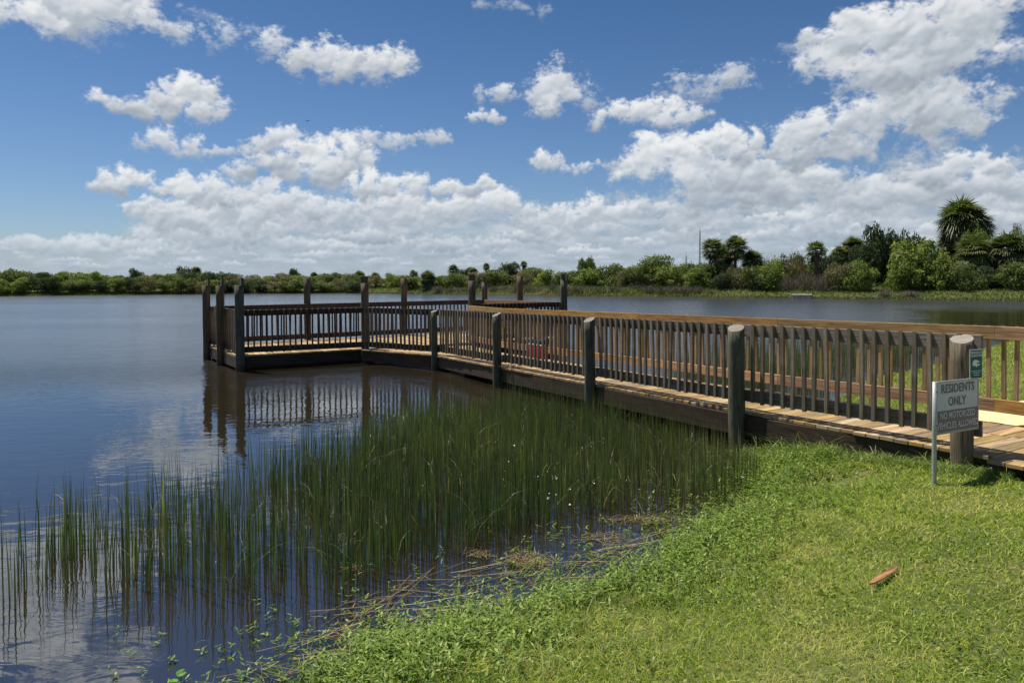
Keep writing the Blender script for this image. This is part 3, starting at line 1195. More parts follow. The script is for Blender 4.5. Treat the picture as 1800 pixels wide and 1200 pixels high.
def slab(mb, x0, x1, y0, y1, z0, z1):
    mb.box(((x0 + x1) / 2, y0, (z0 + z1) / 2), ((x0 + x1) / 2, y1, (z0 + z1) / 2), x1 - x0, z1 - z0, side=(1, 0, 0))


# residents sign: left edge on its steel stake, plate turned toward the camera's right
SL = at_d(1645, 719, 6.10)
SR = at_d(1718.5, 709, 6.36)
sg_ang = math.atan2(SR[1] - SL[1], SR[0] - SL[0])
sw = math.hypot(SR[0] - SL[0], SR[1] - SL[1])
sh = .452
sgz = gz(SL[0], SL[1])
root = empty('notice_sign', (SL[0], SL[1], sgz), sg_ang)
tag(root, 'faded grey and white residents only sign on a thin steel stake in the grass', 'sign')
zc = SL[2] - sgz + .005
mb = MB()
slab(mb, 0.01, sw, -.0015, .0015, zc - sh / 2, zc + sh / 2)
plate = mb.build('plate', M['sign_white'], root)
# the bar leans a touch like the photograph's
mb = MB()
slab(mb, .018, sw - .008, -.0032, -.0018, zc - sh / 2 + .012, zc - sh / 2 + .198)
band = mb.build('lower_band', M['sign_grey'], root)
mb = MB()
for (x0, x1, z0, z1) in ((.010, sw, zc + sh / 2 - .006, zc + sh / 2 + .004), (.010, sw, zc - sh / 2 - .004, zc - sh / 2 + .006),
                         (.004, .012, zc - sh / 2, zc + sh / 2), (sw - .002, sw + .006, zc - sh / 2, zc + sh / 2)):
    slab(mb, x0, x1, -.006, .006, z0, z1)
mb.build('frame', M['galv'], root)
mb = MB()
mb.pole(-.012, .004, -.35, zc + sh / 2 + .004, .019, seg=14, wob=.0, taper=1)
mb.build('stake', M['galv'], root)
mb = MB()
for z in (zc + .14, zc - .15):
    mb.pole(-.012, -.017, z, z + .012, .006, seg=8, wob=0)
mb.build('bolt', M['bolt'], root)
text('RESIDENTS', 'lettering', M['sign_grey'], plate, .104, sw / 2 + .005, zc + .158, .88, .0022)
text('ONLY', 'lettering', M['sign_grey'], plate, .110, sw / 2 - .005, zc + .043, .80, .0022)
text('NO MOTORIZED', 'lettering', M['sign_pale'], band, .078, sw / 2 - .0, zc - .073, 0.79, .0012, y=-.006)
text('VEHICLES ALLOWED', 'lettering', M['sign_pale'], band, .080, sw / 2 + .005, zc - .160, .75, .0012, y=-.006)

GLp = at_d(1704.5, 640, 6.33)
gang = R(14)
root = empty('warning_sign', GLp, gang)
tag(root, 'small green alligator warning sign screwed to the weathered grey post', 'sign')
gw, gh = .140, .262
mb = MB()
slab(mb, 0, gw, -.001, .001, -gh / 2, gh / 2)
mb.build('plate', M['white_paint'], root)
mb = MB()
slab(mb, .006, gw - .006, -.0026, -.0014, -gh / 2 + .007, gh / 2 - .007)
gf = mb.build('green_field', M['sign_green'], root)
text('BEWARE OF', 'lettering', M['white_paint'], gf, .028, gw / 2, gh / 2 - .030, .74, .0008)
text('ALLIGATOR', 'lettering', M['white_paint'], gf, .028, gw / 2, gh / 2 - .056, .78, .0008)
text('PLEASE DO NOT FEED', 'lettering', M['white_paint'], gf, .013, gw / 2, -gh / 2 + .068, .82, .0002)
text('THE WILDLIFE', 'lettering', M['white_paint'], gf, .013, gw / 2, -gh / 2 + .052, .82, .0002)
mb = MB()
for k, (x0, x1) in enumerate(((.045, .062), (.066, .078), (.082, .098))):
    slab(mb, x0, x1, -.0042, -.003, -gh / 2 + .030, -gh / 2 + .036)
mb.build('small_print', M['white_paint'], gf)
# open-jawed head
hd = [(-.040, .012), (-.028, .030), (-.010, .034), (.012, .028), (.030, .018), (.040, .010), (.020, .010), (.000, .006), (.012, -.004), (.040, -.006), (.042, -.012),
      (.020, -.020), (.008, -.022), (.004, -.034), (-.004, -.024), (-.022, -.020), (-.038, -.022), (-.044, -.004)]
me = bpy.data.meshes.new('alligator_head')
n = len(hd)
vs = [(x, -.0045, z) for x, z in hd] + [(x, -.0030, z) for x, z in hd]
me.from_pydata(vs, [], [tuple(range(n))] + [tuple(range(2 * n - 1, n - 1, -1))] + [(i, i + n, (i + 1) % n + n, (i + 1) % n) for i in range(n)])
me.materials.append(M['white_paint'])
hobj = bpy.data.objects.new('alligator_head', me)
hobj.location = (gw / 2, 0, .005)
hobj.parent = gf
COL.objects.link(hobj)

# ------------------------------------------------------------------ things on the deck and the bank
M['red_cloth'] = flat('red_nylon', (.30, .02, .025), .7, .2, nscale=20)
M['navy_cloth'] = flat('navy_nylon', (.015, .02, .05), .7, .2, nscale=20)
M['white_cloth'] = flat('white_trim', (.7, .7, .7), .6, .3)
bp = Vector((.62, 15.55))
bz = deck_z(*bp)
root = empty('cooler_bag', (bp.x, bp.y, bz), R(-60))
tag(root, 'red and navy bag with white trim set down on the walkway behind the railing', 'bag')


def rbox(name, x0, x1, y0, y1, z0, z1, mat, bev):
    mb = MB()
    slab(mb, x0, x1, y0, y1, z0, z1)
    o = mb.build(name, mat, root)
    m = o.modifiers.new('bevel', 'BEVEL')
    m.width = bev
    m.segments = 3
    for p in o.data.polygons:
        p.use_smooth = True
    return o


rbox('body', -.26, .26, -.15, .15, 0, .30, M['red_cloth'], .03)
rbox('lid', -.265, .265, -.155, .155, .303, .42, M['navy_cloth'], .035)
rbox('trim', -.268, .268, -.158, .158, .288, .312, M['white_cloth'], .008)
mb = MB()
pr = None
for k in range(11):
    an = math.pi * k / 10
    q = Vector((math.cos(an) * .2, 0, .40 + math.sin(an) * .14))
    if pr is not None:
        mb.box(pr, q, .03, .008, side=(0, 1, 0))
    pr = q
mb.build('handle', M['white_cloth'], root)

# concrete block on the far bank
M['old_concrete'] = flat('stained_concrete', (.54, .44, .36), .9, .2, nscale=2.5, namt=.3)
M['pit'] = flat('opening_shade', (.02, .02, .02), .9, .1)
bx = at_d(1410, 523.5, 68.6)
root = empty('concrete_culvert', (bx[0], bx[1], 0), R(-24))
tag(root, 'square stained concrete block at the water edge of the far bank', 'culvert')
mb = MB()
slab(mb, -.86, .86, -.6, .6, -.4, .34)
mb.build('wall', M['old_concrete'], root, .02)
mb = MB()
slab(mb, -.9, .9, -.65, .65, .343, .40)
mb.build('cap', M['old_concrete'], root, .01)
mb = MB()
slab(mb, .863, .885, -.52, .52, -.2, .30)
mb.build('opening_shade_panel', M['pit'], root)  # flat panel on the wall; shade inside the hole painted as near-black

# masts on the horizon
M['mast'] = flat('mast_paint', (.20, .20, .22), .6, .4)
for px, top, lab in ((1230, 404, 'taller thin radio mast rising behind the leaning palm'), (1206, 448, 'shorter thin radio mast just above the shrubs')):
    q = at_d(px, top, 400)
    root = empty('radio_mast', (q[0], q[1], 0))
    tag(root, lab, 'mast', 'radio masts on the horizon')
    mb = MB()
    H = q[2]
    s = .42
    cs = [(s, 0), (-s / 2, s * .87), (-s / 2, -s * .87)]
    for c in cs:
        mb.pole(c[0], c[1], 0, H, .12, seg=6, wob=0)
    z = 1.5
    k = 0
    while z < H - 1:
        for i in range(3):
            a, b = cs[i], cs[(i + 1) % 3]
            mb.box((a[0], a[1], z), (b[0], b[1], z + 1.3), .09, .09)
        z += 1.4
    mb.build('lattice', M['mast'], root)
    mb = MB()
    mb.pole(0, 0, H, H + 2.2, .07, seg=6, wob=0)
    mb.build('antenna', M['mast'], root)

# concrete path beyond the boardwalk and its yellow stripe
def path_sheet(name, pts, lift, mat, kind='structure', thick=.0, label=None, cat=None):
    xs = np.array(pts)
    # fan over a subdivided polygon that follows the ground
    c = xs.mean(0)
    ring = []
    for i in range(len(xs)):
        a, b = xs[i], xs[(i + 1) % len(xs)]
        for t in np.linspace(0, 1, 8, endpoint=False):
            ring.append(a + (b - a) * t)
    ring = np.array(ring)
    n = len(ring)
    lv = 6
    V = [c]
    for k in range(1, lv + 1):
        V += list(c + (ring - c) * k / lv)
    V = np.array(V)
    z = ground_z(V) + lift
    V3 = np.column_stack([V, z])
    f = []
    for i in range(n):
        j = (i + 1) % n
        f.append((0, 1 + i, 1 + j, 1 + j))
    fq = []
    for k in range(lv - 1):
        for i in range(n):
            j = (i + 1) % n
            fq.append((1 + k * n + i, 1 + (k + 1) * n + i, 1 + (k + 1) * n + j, 1 + k * n + j))
    me = bpy.data.meshes.new(name)
    me.from_pydata([tuple(v) for v in V3], [], [t[:3] for t in f] + fq)
    me.materials.append(mat)
    me.update()
    o = bpy.data.objects.new(name, me)
    COL.objects.link(o)
    m = o.modifiers.new('solid', 'SOLIDIFY')
    m.thickness = .05 if lift < .06 else .012
    m.offset = -1
    return o


mC, N, out = new_mat('pale_concrete')
pos = N.node('ShaderNodeNewGeometry').outputs['Position']
g = N.noise(pos, 9, 5, .65)
principled(N, out, N.mix(N.smooth(g, .3, .7), (.58, .47, .25), (.64, .54, .31)), .9, .2, N.noise(pos, 90, 3, .6), .4, .004)
M['concrete'] = mC
path_pts = [at_z(1706, 742, .55), at_z(2300, 790, .55), at_z(2300, 706, .55), at_z(1800, 695, .55), at_z(1706, 697, .55)]
tag(path_sheet('path', path_pts, .03, M['concrete']), kind='structure')
M['yellow_paint'] = flat('yellow_kerb_paint', (.62, .33, .015), .7, .3, nscale=20, namt=.2)
yp = [at_z(1758, 741, .58), at_z(1800, 736.5, .58), at_z(1900, 741, .58), at_z(1900, 752, .58), at_z(1775, 745, .58)]
tag(path_sheet('painted_marking', yp, .06, M['yellow_paint']), kind='structure')

# ------------------------------------------------------------------ leaves, blades, plants
def blades(bx, by, bz, h, wd, lean, seg=3, rnd=None, droop=0.0, az=None):
    """tapering upright blades; returns verts, quads, rnd, tip arrays"""
    n = len(bx)
    az = rng.uniform(0, 2 * np.pi, n) if az is None else az
    fx, fy = np.cos(az), np.sin(az)
    la = rng.uniform(0, 2 * np.pi, n)
    lx, ly = np.cos(la) * lean, np.sin(la) * lean
    V = np.zeros((n, (seg + 1) * 2, 3), dtype=np.float32)
    tip = np.zeros((n, (seg + 1) * 2), dtype=np.float32)
    for k in range(seg + 1):
        t = k / seg
        wk = wd * (1 - t ** 2.2 * .92) / 2
        hx = lx * t ** 1.7 * h
        hy = ly * t ** 1.7 * h
        hz = h * (t - droop * t ** 3)
        for s_, sg in ((0, -1), (1, 1)):
            V[:, 2 * k + s_, 0] = bx + hx + sg * fx * wk
            V[:, 2 * k + s_, 1] = by + hy + sg * fy * wk
            V[:, 2 * k + s_, 2] = bz + hz
            tip[:, 2 * k + s_] = t
    base = (np.arange(n) * (seg + 1) * 2)[:, None, None]
    k = np.arange(seg)[None, :, None] * 2
    Q = base + k + np.array([0, 1, 3, 2])[None, None, :]
    rnd = rng.random(n) if rnd is None else rnd
    return V.reshape(-1, 3), Q.reshape(-1, 4), np.repeat(rnd, (seg + 1) * 2), tip.ravel()


def join(parts):
    V, Q, A, B = [], [], [], []
    o = 0
    for v, q, a, b in parts:
        V.append(v)
        Q.append(q + o)
        A.append(a)
        B.append(b)
        o += len(v)
    return np.vstack(V), np.vstack(Q), np.concatenate(A), np.concatenate(B)


def in_poly(P, poly):
    ins = np.zeros(len(P), bool)
    A = np.array(poly)
    B = np.roll(A, -1, axis=0)
    for a, b in zip(A, B):
        c = (a[1] > P[:, 1]) != (b[1] > P[:, 1])
        with np.errstate(divide='ignore', invalid='ignore'):
            xi = (b[0] - a[0]) * (P[:, 1] - a[1]) / (b[1] - a[1]) + a[0]
        ins ^= c & (P[:, 0] < xi)
    return ins


def sample_poly(poly, n):
    A = np.array(poly)
    lo, hi = A.min(0), A.max(0)
    out_ = []
    got = 0
    while got < n:
        P = rng.uniform(lo, hi, (n * 2, 2))
        P = P[in_poly(P, A)]
        out_.append(P)
        got += len(P)
    return np.vstack(out_)[:n]


def px_of(P):
    return 900 + F * P[:, 0] / P[:, 1]


# reeds
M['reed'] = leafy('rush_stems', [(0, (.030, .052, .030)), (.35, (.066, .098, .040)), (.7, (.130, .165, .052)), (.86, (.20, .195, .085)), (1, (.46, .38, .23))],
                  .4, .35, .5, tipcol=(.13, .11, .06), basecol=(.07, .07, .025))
RP = pz([(-160, 990), (50, 950), (250, 886), (480, 832), (600, 785), (700, 748), (790, 724), (900, 720), (1040, 738), (1180, 775), (1290, 805), (1345, 852),
         (1330, 868), (1230, 882), (1150, 890), (1040, 905), (960, 930), (860, 958), (740, 990), (650, 1030), (560, 1068), (430, 1066), (300, 1052), (180, 1040), (100, 1040), (0, 1085), (-160, 1130)])
P = sample_poly(RP, 42000)
px = px_of(P)
dn = np.interp(px, [-100, 60, 120, 300, 450, 600, 750, 1200, 1320], [.12, .34, .55, .58, .64, .82, .98, 1.0, .78])
cl = .5 + .5 * vnoise(P[:, 0], P[:, 1], 3.2, 11)
clf = .5 + .5 * vnoise(P[:, 0], P[:, 1], 7.5, 12)
lf_ = np.clip((820 - px) / 420, 0, 1)
dn = dn * np.clip(.35 + 1.1 * cl, 0, 1.1) * (1 - lf_ + lf_ * np.clip(cl * 1.5 + clf * 1.2 - .85, .02, 1.1))
bk_edge = np.interp(px, [0, 480, 700, 900, 1040, 1290], [955, 832, 748, 720, 738, 805])
py_ = 488 + 2.15 * F / P[:, 1]
dn = dn * np.clip((py_ - bk_edge) / 24 + .16 + .25 * cl, .05, 1)
# fade out at the lower fringe
P = P[rng.random(len(P)) < dn * .42]
n = len(P)
hh = (rng.normal(.56, .11, n) - .22 * (rng.random(n) ** 2)).clip(.15, .82) * np.interp(px_of(P), [-100, 300, 700, 1000, 1300], [.90, .90, .88, .86, .72])
hh *= np.clip(1.0 + .22 * vnoise(P[:, 0], P[:, 1], 2.2, 21), .7, 1.2)
rr_ = np.clip(rng.random(n) * .78 + .22 * vnoise(P[:, 0], P[:, 1], 1.3, 31) + .0 + np.interp(px_of(P), [0, 500, 1000, 1300], [-.22, -.1, .06, .16]) + (rng.random(n) < .05) * .4, 0, 1)
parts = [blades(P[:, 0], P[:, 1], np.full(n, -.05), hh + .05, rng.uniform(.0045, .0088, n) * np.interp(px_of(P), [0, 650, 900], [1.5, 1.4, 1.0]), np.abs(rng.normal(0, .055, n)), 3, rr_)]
# bent and broken stems
k = n // 14
s_ = rng.choice(n, k, replace=False)
parts.append(blades(P[s_, 0], P[s_, 1], np.full(k, -.02), hh[s_] * .9, rng.uniform(.004, .007, k), rng.uniform(.4, 1.0, k), 3, rng.uniform(.7, 1, k), droop=.35))
# a smaller bed beyond the walkway
RP2 = [(2.6, 12.6), (4.2, 11.6), (5.6, 12.7), (7.0, 15.2), (9.3, 16.4), (12.2, 20.0), (10.6, 20.6), (7.6, 18.6), (4.4, 17.2)]
P2 = sample_poly(RP2, 3400)
n2 = len(P2)
parts.append(blades(P2[:, 0], P2[:, 1], np.full(n2, -.05), rng.normal(.72, .12, n2).clip(.3, 1.0), rng.uniform(.007, .011, n2), np.abs(rng.normal(0, .1, n2)), 3,
                    rng.uniform(.2, .8, n2)))
V, Q, A, B = join(parts)
tag(mesh_np('reeds', V, Q, M['reed'], attrs={'rnd': A, 'tip': B}), 'dense green rushes standing in the shallow water in front of the boardwalk', 'reeds', kind='stuff')

# lawn
M['grass'] = leafy('lawn_grass', [(0, (.085, .135, .020)), (.3, (.20, .280, .032)), (.6, (.36, .42, .052)), (.84, (.56, .56, .14)), (1, (.80, .70, .42))],
                   .6, .42, .2, patch=(.50, .47, .13), pscale=1.4)


def cone_points(n, r0, r1, a0, a1, p=1.0):
    """plan points whose density falls with distance"""
    u = rng.random(n)
    r = (r0 ** p + u * (r1 ** p - r0 ** p)) ** (1 / p)
    a = rng.uniform(a0, a1, n)
    return np.stack([r * np.sin(a), r * np.cos(a)], 1), r


deckpoly = [tuple(near0 + NOUT * .2), tuple(near1), tuple(far1), tuple(far0)]
parts = []
P, r = cone_points(250000, 2.2, 10.5, R(-32), R(44), .85)
d = sdist(P)
ok = (d > .02) & ~in_poly(P, deckpoly) & (rng.random(len(P)) < np.clip(.12 + d * .9 + .25 * vnoise(P[:, 0], P[:, 1], 7.0, 79), 0, 1))
P, r, d = P[ok], r[ok], d[ok]
n = len(P)
z = ground_z(P)
h = rng.uniform(.014, .048, n) * (1 + 1.1 * np.exp(-d / .5)) * (1 + .35 * vnoise(P[:, 0], P[:, 1], 5.0, 8))
dry = .16 * vnoise(P[:, 0], P[:, 1], 1.1, 41) + .14 * vnoise(P[:, 0], P[:, 1], 4.2, 42) + .10 * np.clip((P[:, 0] - 1.2) / 3, 0, 1) - .12 * np.exp(-d / .8)
parts.append(blades(P[:, 0], P[:, 1], z - .004, h, rng.uniform(.003, .0075, n) * np.clip(r / 4.2, .8, 2.2), rng.uniform(.3, 1.6, n), 2, np.clip(rng.random(n) * .78 + .06 + dry, 0, 1), droop=.2))
# lawn on the other side of the boardwalk
P, r = cone_points(90000, 8.0, 34, R(14), R(42), .8)
d = sdist(P)
ok = (d > .05) & ~in_poly(P, deckpoly) & ~in_poly(P, path_pts)
P, r = P[ok], r[ok]
n = len(P)
parts.append(blades(P[:, 0], P[:, 1], ground_z(P) - .01, rng.uniform(.04, .11, n), rng.uniform(.006, .012, n) * np.clip(r / 14, .8, 2.4), rng.uniform(.2, 1.0, n), 2, rng.random(n), droop=.2))
V, Q, A, B = join(parts)
tag(mesh_np('grass', V, Q, M['grass'], attrs={'rnd': A, 'tip': B}), 'mown yellow-green lawn sloping down to the lake', 'grass', kind='stuff')

# taller grass tufts along the boardwalk edge and post feet
M['tuft'] = leafy('tall_grass', [(0, (.07, .115, .022)), (.5, (.17, .235, .045)), (.85, (.31, .37, .10)), (1, (.52, .48, .27))], .55, .4, .25)
pts = []
for i in range(1700):
    t = rng.uniform(-.5, 6.2)
    p = WN[0] + WD * t * .95 + NOUT * (rng.uniform(.12, .3) + abs(rng.normal(0, .16)) * (1.3 if t > 1.6 else .55))
    pts.append((p.x, p.y))
P = np.array(pts)
d = sdist(P)
P = P[d > -.15]
pts = P
n = len(P)
tt = ((P - np.array(WN[0])) @ np.array(WD))
parts = []
for rep in range(5):
    parts.append(blades(P[:, 0] + rng.normal(0, .02, n), P[:, 1] + rng.normal(0, .02, n), np.maximum(ground_z(P), 0) - .01, rng.uniform(.06, .16, n) * (1 + 1.0 * (tt > 1.2)) * np.where(rng.random(n) < .08, 1.7, 1),
                        rng.uniform(.004, .007, n), rng.uniform(.3, 1.2, n), 3, rng.random(n), droop=.45))
V, Q, A, B = join(parts)
tag(mesh_np('tall_grass', V, Q, M['tuft'], attrs={'rnd': A, 'tip': B}), 'longer arching grass growing along the foot of the boardwalk', 'grass', kind='stuff')

# broad-leaved weeds along the water line: stems with opposite pointed leaves
M['weed'] = leafy('water_weed_leaves', [(0, (.065, .115, .018)), (.5, (.15, .225, .032)), (.85, (.26, .34, .06)), (1, (.44, .48, .16))], .55, .38, .25)
LEAF = np.array([(0, 0, 0), (.28, -.5, .05), (1, 0, -.03), (.28, .5, .05)])   # lance leaf in x, unit length / width


def leafset(ox, oy, oz, length, wd, yaw, pit, rnd):
    n = len(ox)
    L = np.repeat(LEAF[None], n, 0)
    x = L[:, :, 0] * length[:, None]
    y = L[:, :, 1] * wd[:, None]
    zz = L[:, :, 2] * length[:, None]
    cp, sp = np.cos(pit)[:, None], np.sin(pit)[:, None]
    X1 = x * cp - zz * sp
    Z1 = x * sp + zz * cp
    c, s = np.cos(yaw)[:, None], np.sin(yaw)[:, None]
    V = np.stack([ox[:, None] + X1 * c - y * s, oy[:, None] + X1 * s + y * c, oz[:, None] + Z1], -1)
    Q = (np.arange(n) * 4)[:, None] + np.array([0, 1, 2, 3])[None]
    return V.reshape(-1, 3).astype(np.float32), Q, np.repeat(rnd, 4), np.tile([0, .3, 1, .3], n)


def weeds(P, hmin, hmax, ll, nodes=4):
    n = len(P)
    base = np.maximum(ground_z(P), -.01)
    H = rng.uniform(hmin, hmax, n)
    lx, ly = rng.normal(0, .35, n) * H, rng.normal(0, .35, n) * H
    parts = [blades(P[:, 0], P[:, 1], base, H, np.full(n, .003), np.full(n, .2), 1, rng.uniform(.2, .6, n))]
    for k in range(nodes):
        t = (k + 1) / nodes
        yaw = rng.uniform(0, 2 * np.pi, n)
        for q in (0, 1):
            parts.append(leafset(P[:, 0] + lx * t, P[:, 1] + ly * t, base + H * t * .95, ll * rng.uniform(.6, 1.2, n), ll * rng.uniform(.24, .42, n), yaw + q * np.pi + rng.normal(0, .2, n),
                                 rng.uniform(-.1, .7, n), np.clip(rng.random(n) * .8 + .2 * t, 0, 1)))
    return parts


# strip along the shore
shore = np.array(NEAR_SHORE[2:19])
seg_l = np.hypot(*np.diff(shore, axis=0).T)
cum = np.concatenate([[0], np.cumsum(seg_l)])


def along_shore(n, mean, sd, s0=0.0, s1=1.0):
    s = rng.uniform(cum[-1] * s0, cum[-1] * s1, n)
    i = np.clip(np.searchsorted(cum, s) - 1, 0, len(seg_l) - 1)
    t = (s - cum[i]) / seg_l[i]
    a, b = shore[i], shore[i + 1]
    p = a + (b - a) * t[:, None]
    dd = (b - a) / seg_l[i][:, None]
    nrm = np.stack([-dd[:, 1], dd[:, 0]], 1)
    off = rng.normal(mean, sd, n)
    return p + nrm * off[:, None]      # positive = toward the lake


P = np.vstack([along_shore(5600, -.16, .22), along_shore(3600, -.55, .35)])
keep = rng.random(len(P)) < np.clip(.55 + .8 * vnoise(P[:, 0], P[:, 1], 2.5, 77) + .7 * vnoise(P[:, 0], P[:, 1], 8.0, 78), .04, 1)
P = P[keep & ~in_poly(P, deckpoly)]
parts = weeds(P, .04, .17, .040, 4)
P = along_shore(1100, .30, .34)
P = P[~in_poly(P, deckpoly)]
parts += weeds(P, .02, .09, .036, 3)
# flat rosettes of clover and plantain in the lawn
P, r = cone_points(26000, 2.3, 7.5, R(-25), R(42), 1.0)
d = sdist(P)
ok = (d > .15) & (rng.random(len(P)) < np.clip(.45 + .9 * vnoise(P[:, 0], P[:, 1], 3.1, 55), .02, 1)) & ~in_poly(P, deckpoly)
P = P[ok]
n = len(P)
parts.append(leafset(P[:, 0], P[:, 1], ground_z(P) + rng.uniform(.015, .045, n), rng.uniform(.012, .026, n), rng.uniform(.010, .018, n), rng.uniform(0, 6.28, n), rng.uniform(-.3, .5, n), rng.random(n)))
V, Q, A, B = join(parts)
tag(mesh_np('shore_weeds', V, Q, M['weed'], attrs={'rnd': A, 'tip': B}), 'low leafy weeds crowding the water line and spreading into the lawn', 'weeds', kind='stuff')

# arching wild grass blades mixed into the shore weeds
P = np.vstack([along_shore(3800, -.08, .2), along_shore(4200, -.5, .4)])
P = P[~in_poly(P, deckpoly)]
n = len(P)
V, Q, A, B = blades(P[:, 0], P[:, 1], np.maximum(ground_z(P), 0) - .01, rng.uniform(.06, .19, n), rng.uniform(.003, .007, n), rng.uniform(.4, 1.5, n), 3, rng.random(n), droop=.4)
tag(mesh_np('shore_grass', V, Q, M['tuft'], attrs={'rnd': A, 'tip': B}), 'loose arching grass blades at the water line', 'grass', kind='stuff')

# fallen dry rush stems floating near the bank
M['straw'] = leafy('dry_rush_straw', [(0, (.055, .035, .016)), (.5, (.15, .10, .045)), (.85, (.27, .20, .10)), (1, (.46, .37, .21))], .6, .1)


def sticks(P, L0, L1, z0, z1, wd, ang0=None, spread=.6, tilt=.06):
    n = len(P)
    a = (rng.normal(ang0, spread, n) if ang0 is not None else rng.uniform(0, 6.28, n))
    L = rng.uniform(L0, L1, n)
    seg = 4
    V = np.zeros((n, (seg + 1) * 2, 3), dtype=np.float32)
    bend = rng.normal(0, .12, n)
    zb = rng.uniform(z0, z1, n)
    tl = np.abs(rng.normal(0, tilt, n))
    for k in range(seg + 1):
        t = k / seg - .5
        cx = P[:, 0] + np.cos(a) * t * L - np.sin(a) * bend * L * (t * t)
        cy = P[:, 1] + np.sin(a) * t * L + np.cos(a) * bend * L * (t * t)
        for s_, sg in ((0, -1), (1, 1)):
            V[:, 2 * k + s_, 0] = cx - np.sin(a) * sg * wd / 2
            V[:, 2 * k + s_, 1] = cy + np.cos(a) * sg * wd / 2
            V[:, 2 * k + s_, 2] = np.maximum(zb + (t + .5) * L * tl, .004)
    base = (np.arange(n) * (seg + 1) * 2)[:, None, None]
    k = np.arange(seg)[None, :, None] * 2
    Q = (base + k + np.array([0, 1, 3, 2])[None, None, :]).reshape(-1, 4)
    return V.reshape(-1, 3), Q, np.repeat(rng.random(n), (seg + 1) * 2), np.zeros(n * (seg + 1) * 2)


floatp = pz([(450, 1200), (560, 1080), (760, 1015), (960, 985), (1150, 940), (1180, 935), (1000, 1040), (820, 1080), (680, 1130), (580, 1200)])
parts = [sticks(sample_poly(floatp, 100), .15, .6, .004, .03, .0055, .45, .5), sticks(sample_poly(floatp, 150), .04, .16, .004, .012, .004)]
mats = [(925, 988, 50, 16, 260), (1130, 915, 90, 7, 190), (840, 975, 30, 6, 60), (1060, 948, 50, 10, 120), (600, 950, 40, 12, 60), (620, 1000, 30, 8, 60)]
for cx, cy, rx, ry, k in mats:
    q = [at_z(cx + rng.normal(0, rx / 2), cy + rng.normal(0, ry / 2), 0) for _ in range(k)]
    parts.append(sticks(np.array(q), .03, .15, .003, .025, .003))
# pale stems lying on the open water at the left
lf = [at_z(rng.uniform(60, 420), rng.uniform(870, 960), 0) for _ in range(14)]
parts.append(sticks(np.array(lf), .15, .7, .003, .006, .005, -.5, .35, 0))
V, Q, A, B = join(parts)
tag(mesh_np('fallen_rushes', V, Q, M['straw'], attrs={'rnd': A, 'tip': B}), 'dry straw-coloured rush stems and matted debris floating by the bank', 'debris', kind='stuff')

# ------------------------------------------------------------------ single small things
M['bark'] = wood('torn_bark', (.16, .07, .03), (.48, .27, .12), (.12, .05, .02), .5, .1)
e0, e1 = Vector(at_z(1527, 1027, .45)), Vector(at_z(1580, 990, .45))
for _ in range(4):
    e0, e1 = Vector(at_z(1527, 1027, gz(*e0) + .045)), Vector(at_z(1580, 990, gz(*e1) + .045))
cd = (e1 - e0).normalized()
cn = Vector((-cd.y, cd.x))
cl_ = (e1 - e0).length
cp = (e0 + e1) / 2
zz = gz(*cp) + .045
mb = MB()
chip = [(0, -.004), (.08, -.018), (.35, -.021), (.6, -.017), (.80, -.018), (.93, -.006), (1, .010), (.88, .008), (.78, .019), (.55, .016), (.3, .020), (.12, .010)]
rot = [tuple(e0 + cd * (u * cl_) + cn * (v_ * .95)) for u, v_ in chip]
mb.prism(rot, lambda x, y: zz - .006, lambda x, y: zz + .003 * math.sin(x * 110) + .002 * math.sin(y * 160), (cd.x, cd.y, 0))
tag(mb.build('wood_chip', M['bark'], bevel=.002), 'torn reddish brown piece of wood lying on the lawn', 'wood chip')

M['pad'] = leafy('lily_leaf', [(0, (.13, .30, .05)), (1, (.16, .34, .06))], .35, .25, .5)


def pad(px, py, z, r, yaw, pit, name, lab, cat='leaf', mat='pad', stem=True):
    q = at_z(px, py, z)
    n = 16
    vs = [(0, 0, 0)]
    for k in range(n):
        a = R(14) + (2 * math.pi - R(28)) * k / (n - 1)
        vs.append((math.cos(a) * r * 1.15, math.sin(a) * r * .85, .06 * r * math.sin(3 * a) + .12 * r))
    fs = [(0, k + 1, k + 2) for k in range(n - 1)]
    root = empty(name, (q[0], q[1], z), yaw)
    tag(root, lab, cat)
    me = bpy.data.meshes.new('blade')
    me.from_pydata(vs, [], fs)
    me.materials.append(M[mat])
    at = me.attributes.new('rnd', 'FLOAT', 'POINT')
    at.data.foreach_set('value', np.full(len(vs), .5, dtype=np.float32))
    o = bpy.data.objects.new('blade', me)
    o.rotation_euler = (pit, 0, 0)
    o.parent = root
    COL.objects.link(o)
    sd = o.modifiers.new('solid', 'SOLIDIFY')
    sd.thickness = .0012
    if stem:
        mb = MB()
        mb.box((0, 0, -z - .03), (0, 0, 0), .004, .004)
        mb.build('stem', M['tuft'], root)
    return root


pad(318, 1182, .06, .024, 1.0, .5, 'water_leaf', 'bright green round leaf held up above the water at the bottom of the frame')
pad(305, 1196, .03, .024, 2.6, .2, 'water_leaf', 'darker green round leaf lying low under the bright upright one')
pad(1166, 912, .01, .02, .5, .1, 'water_leaf', 'bright round leaf floating among brown debris at the pond corner', stem=False)

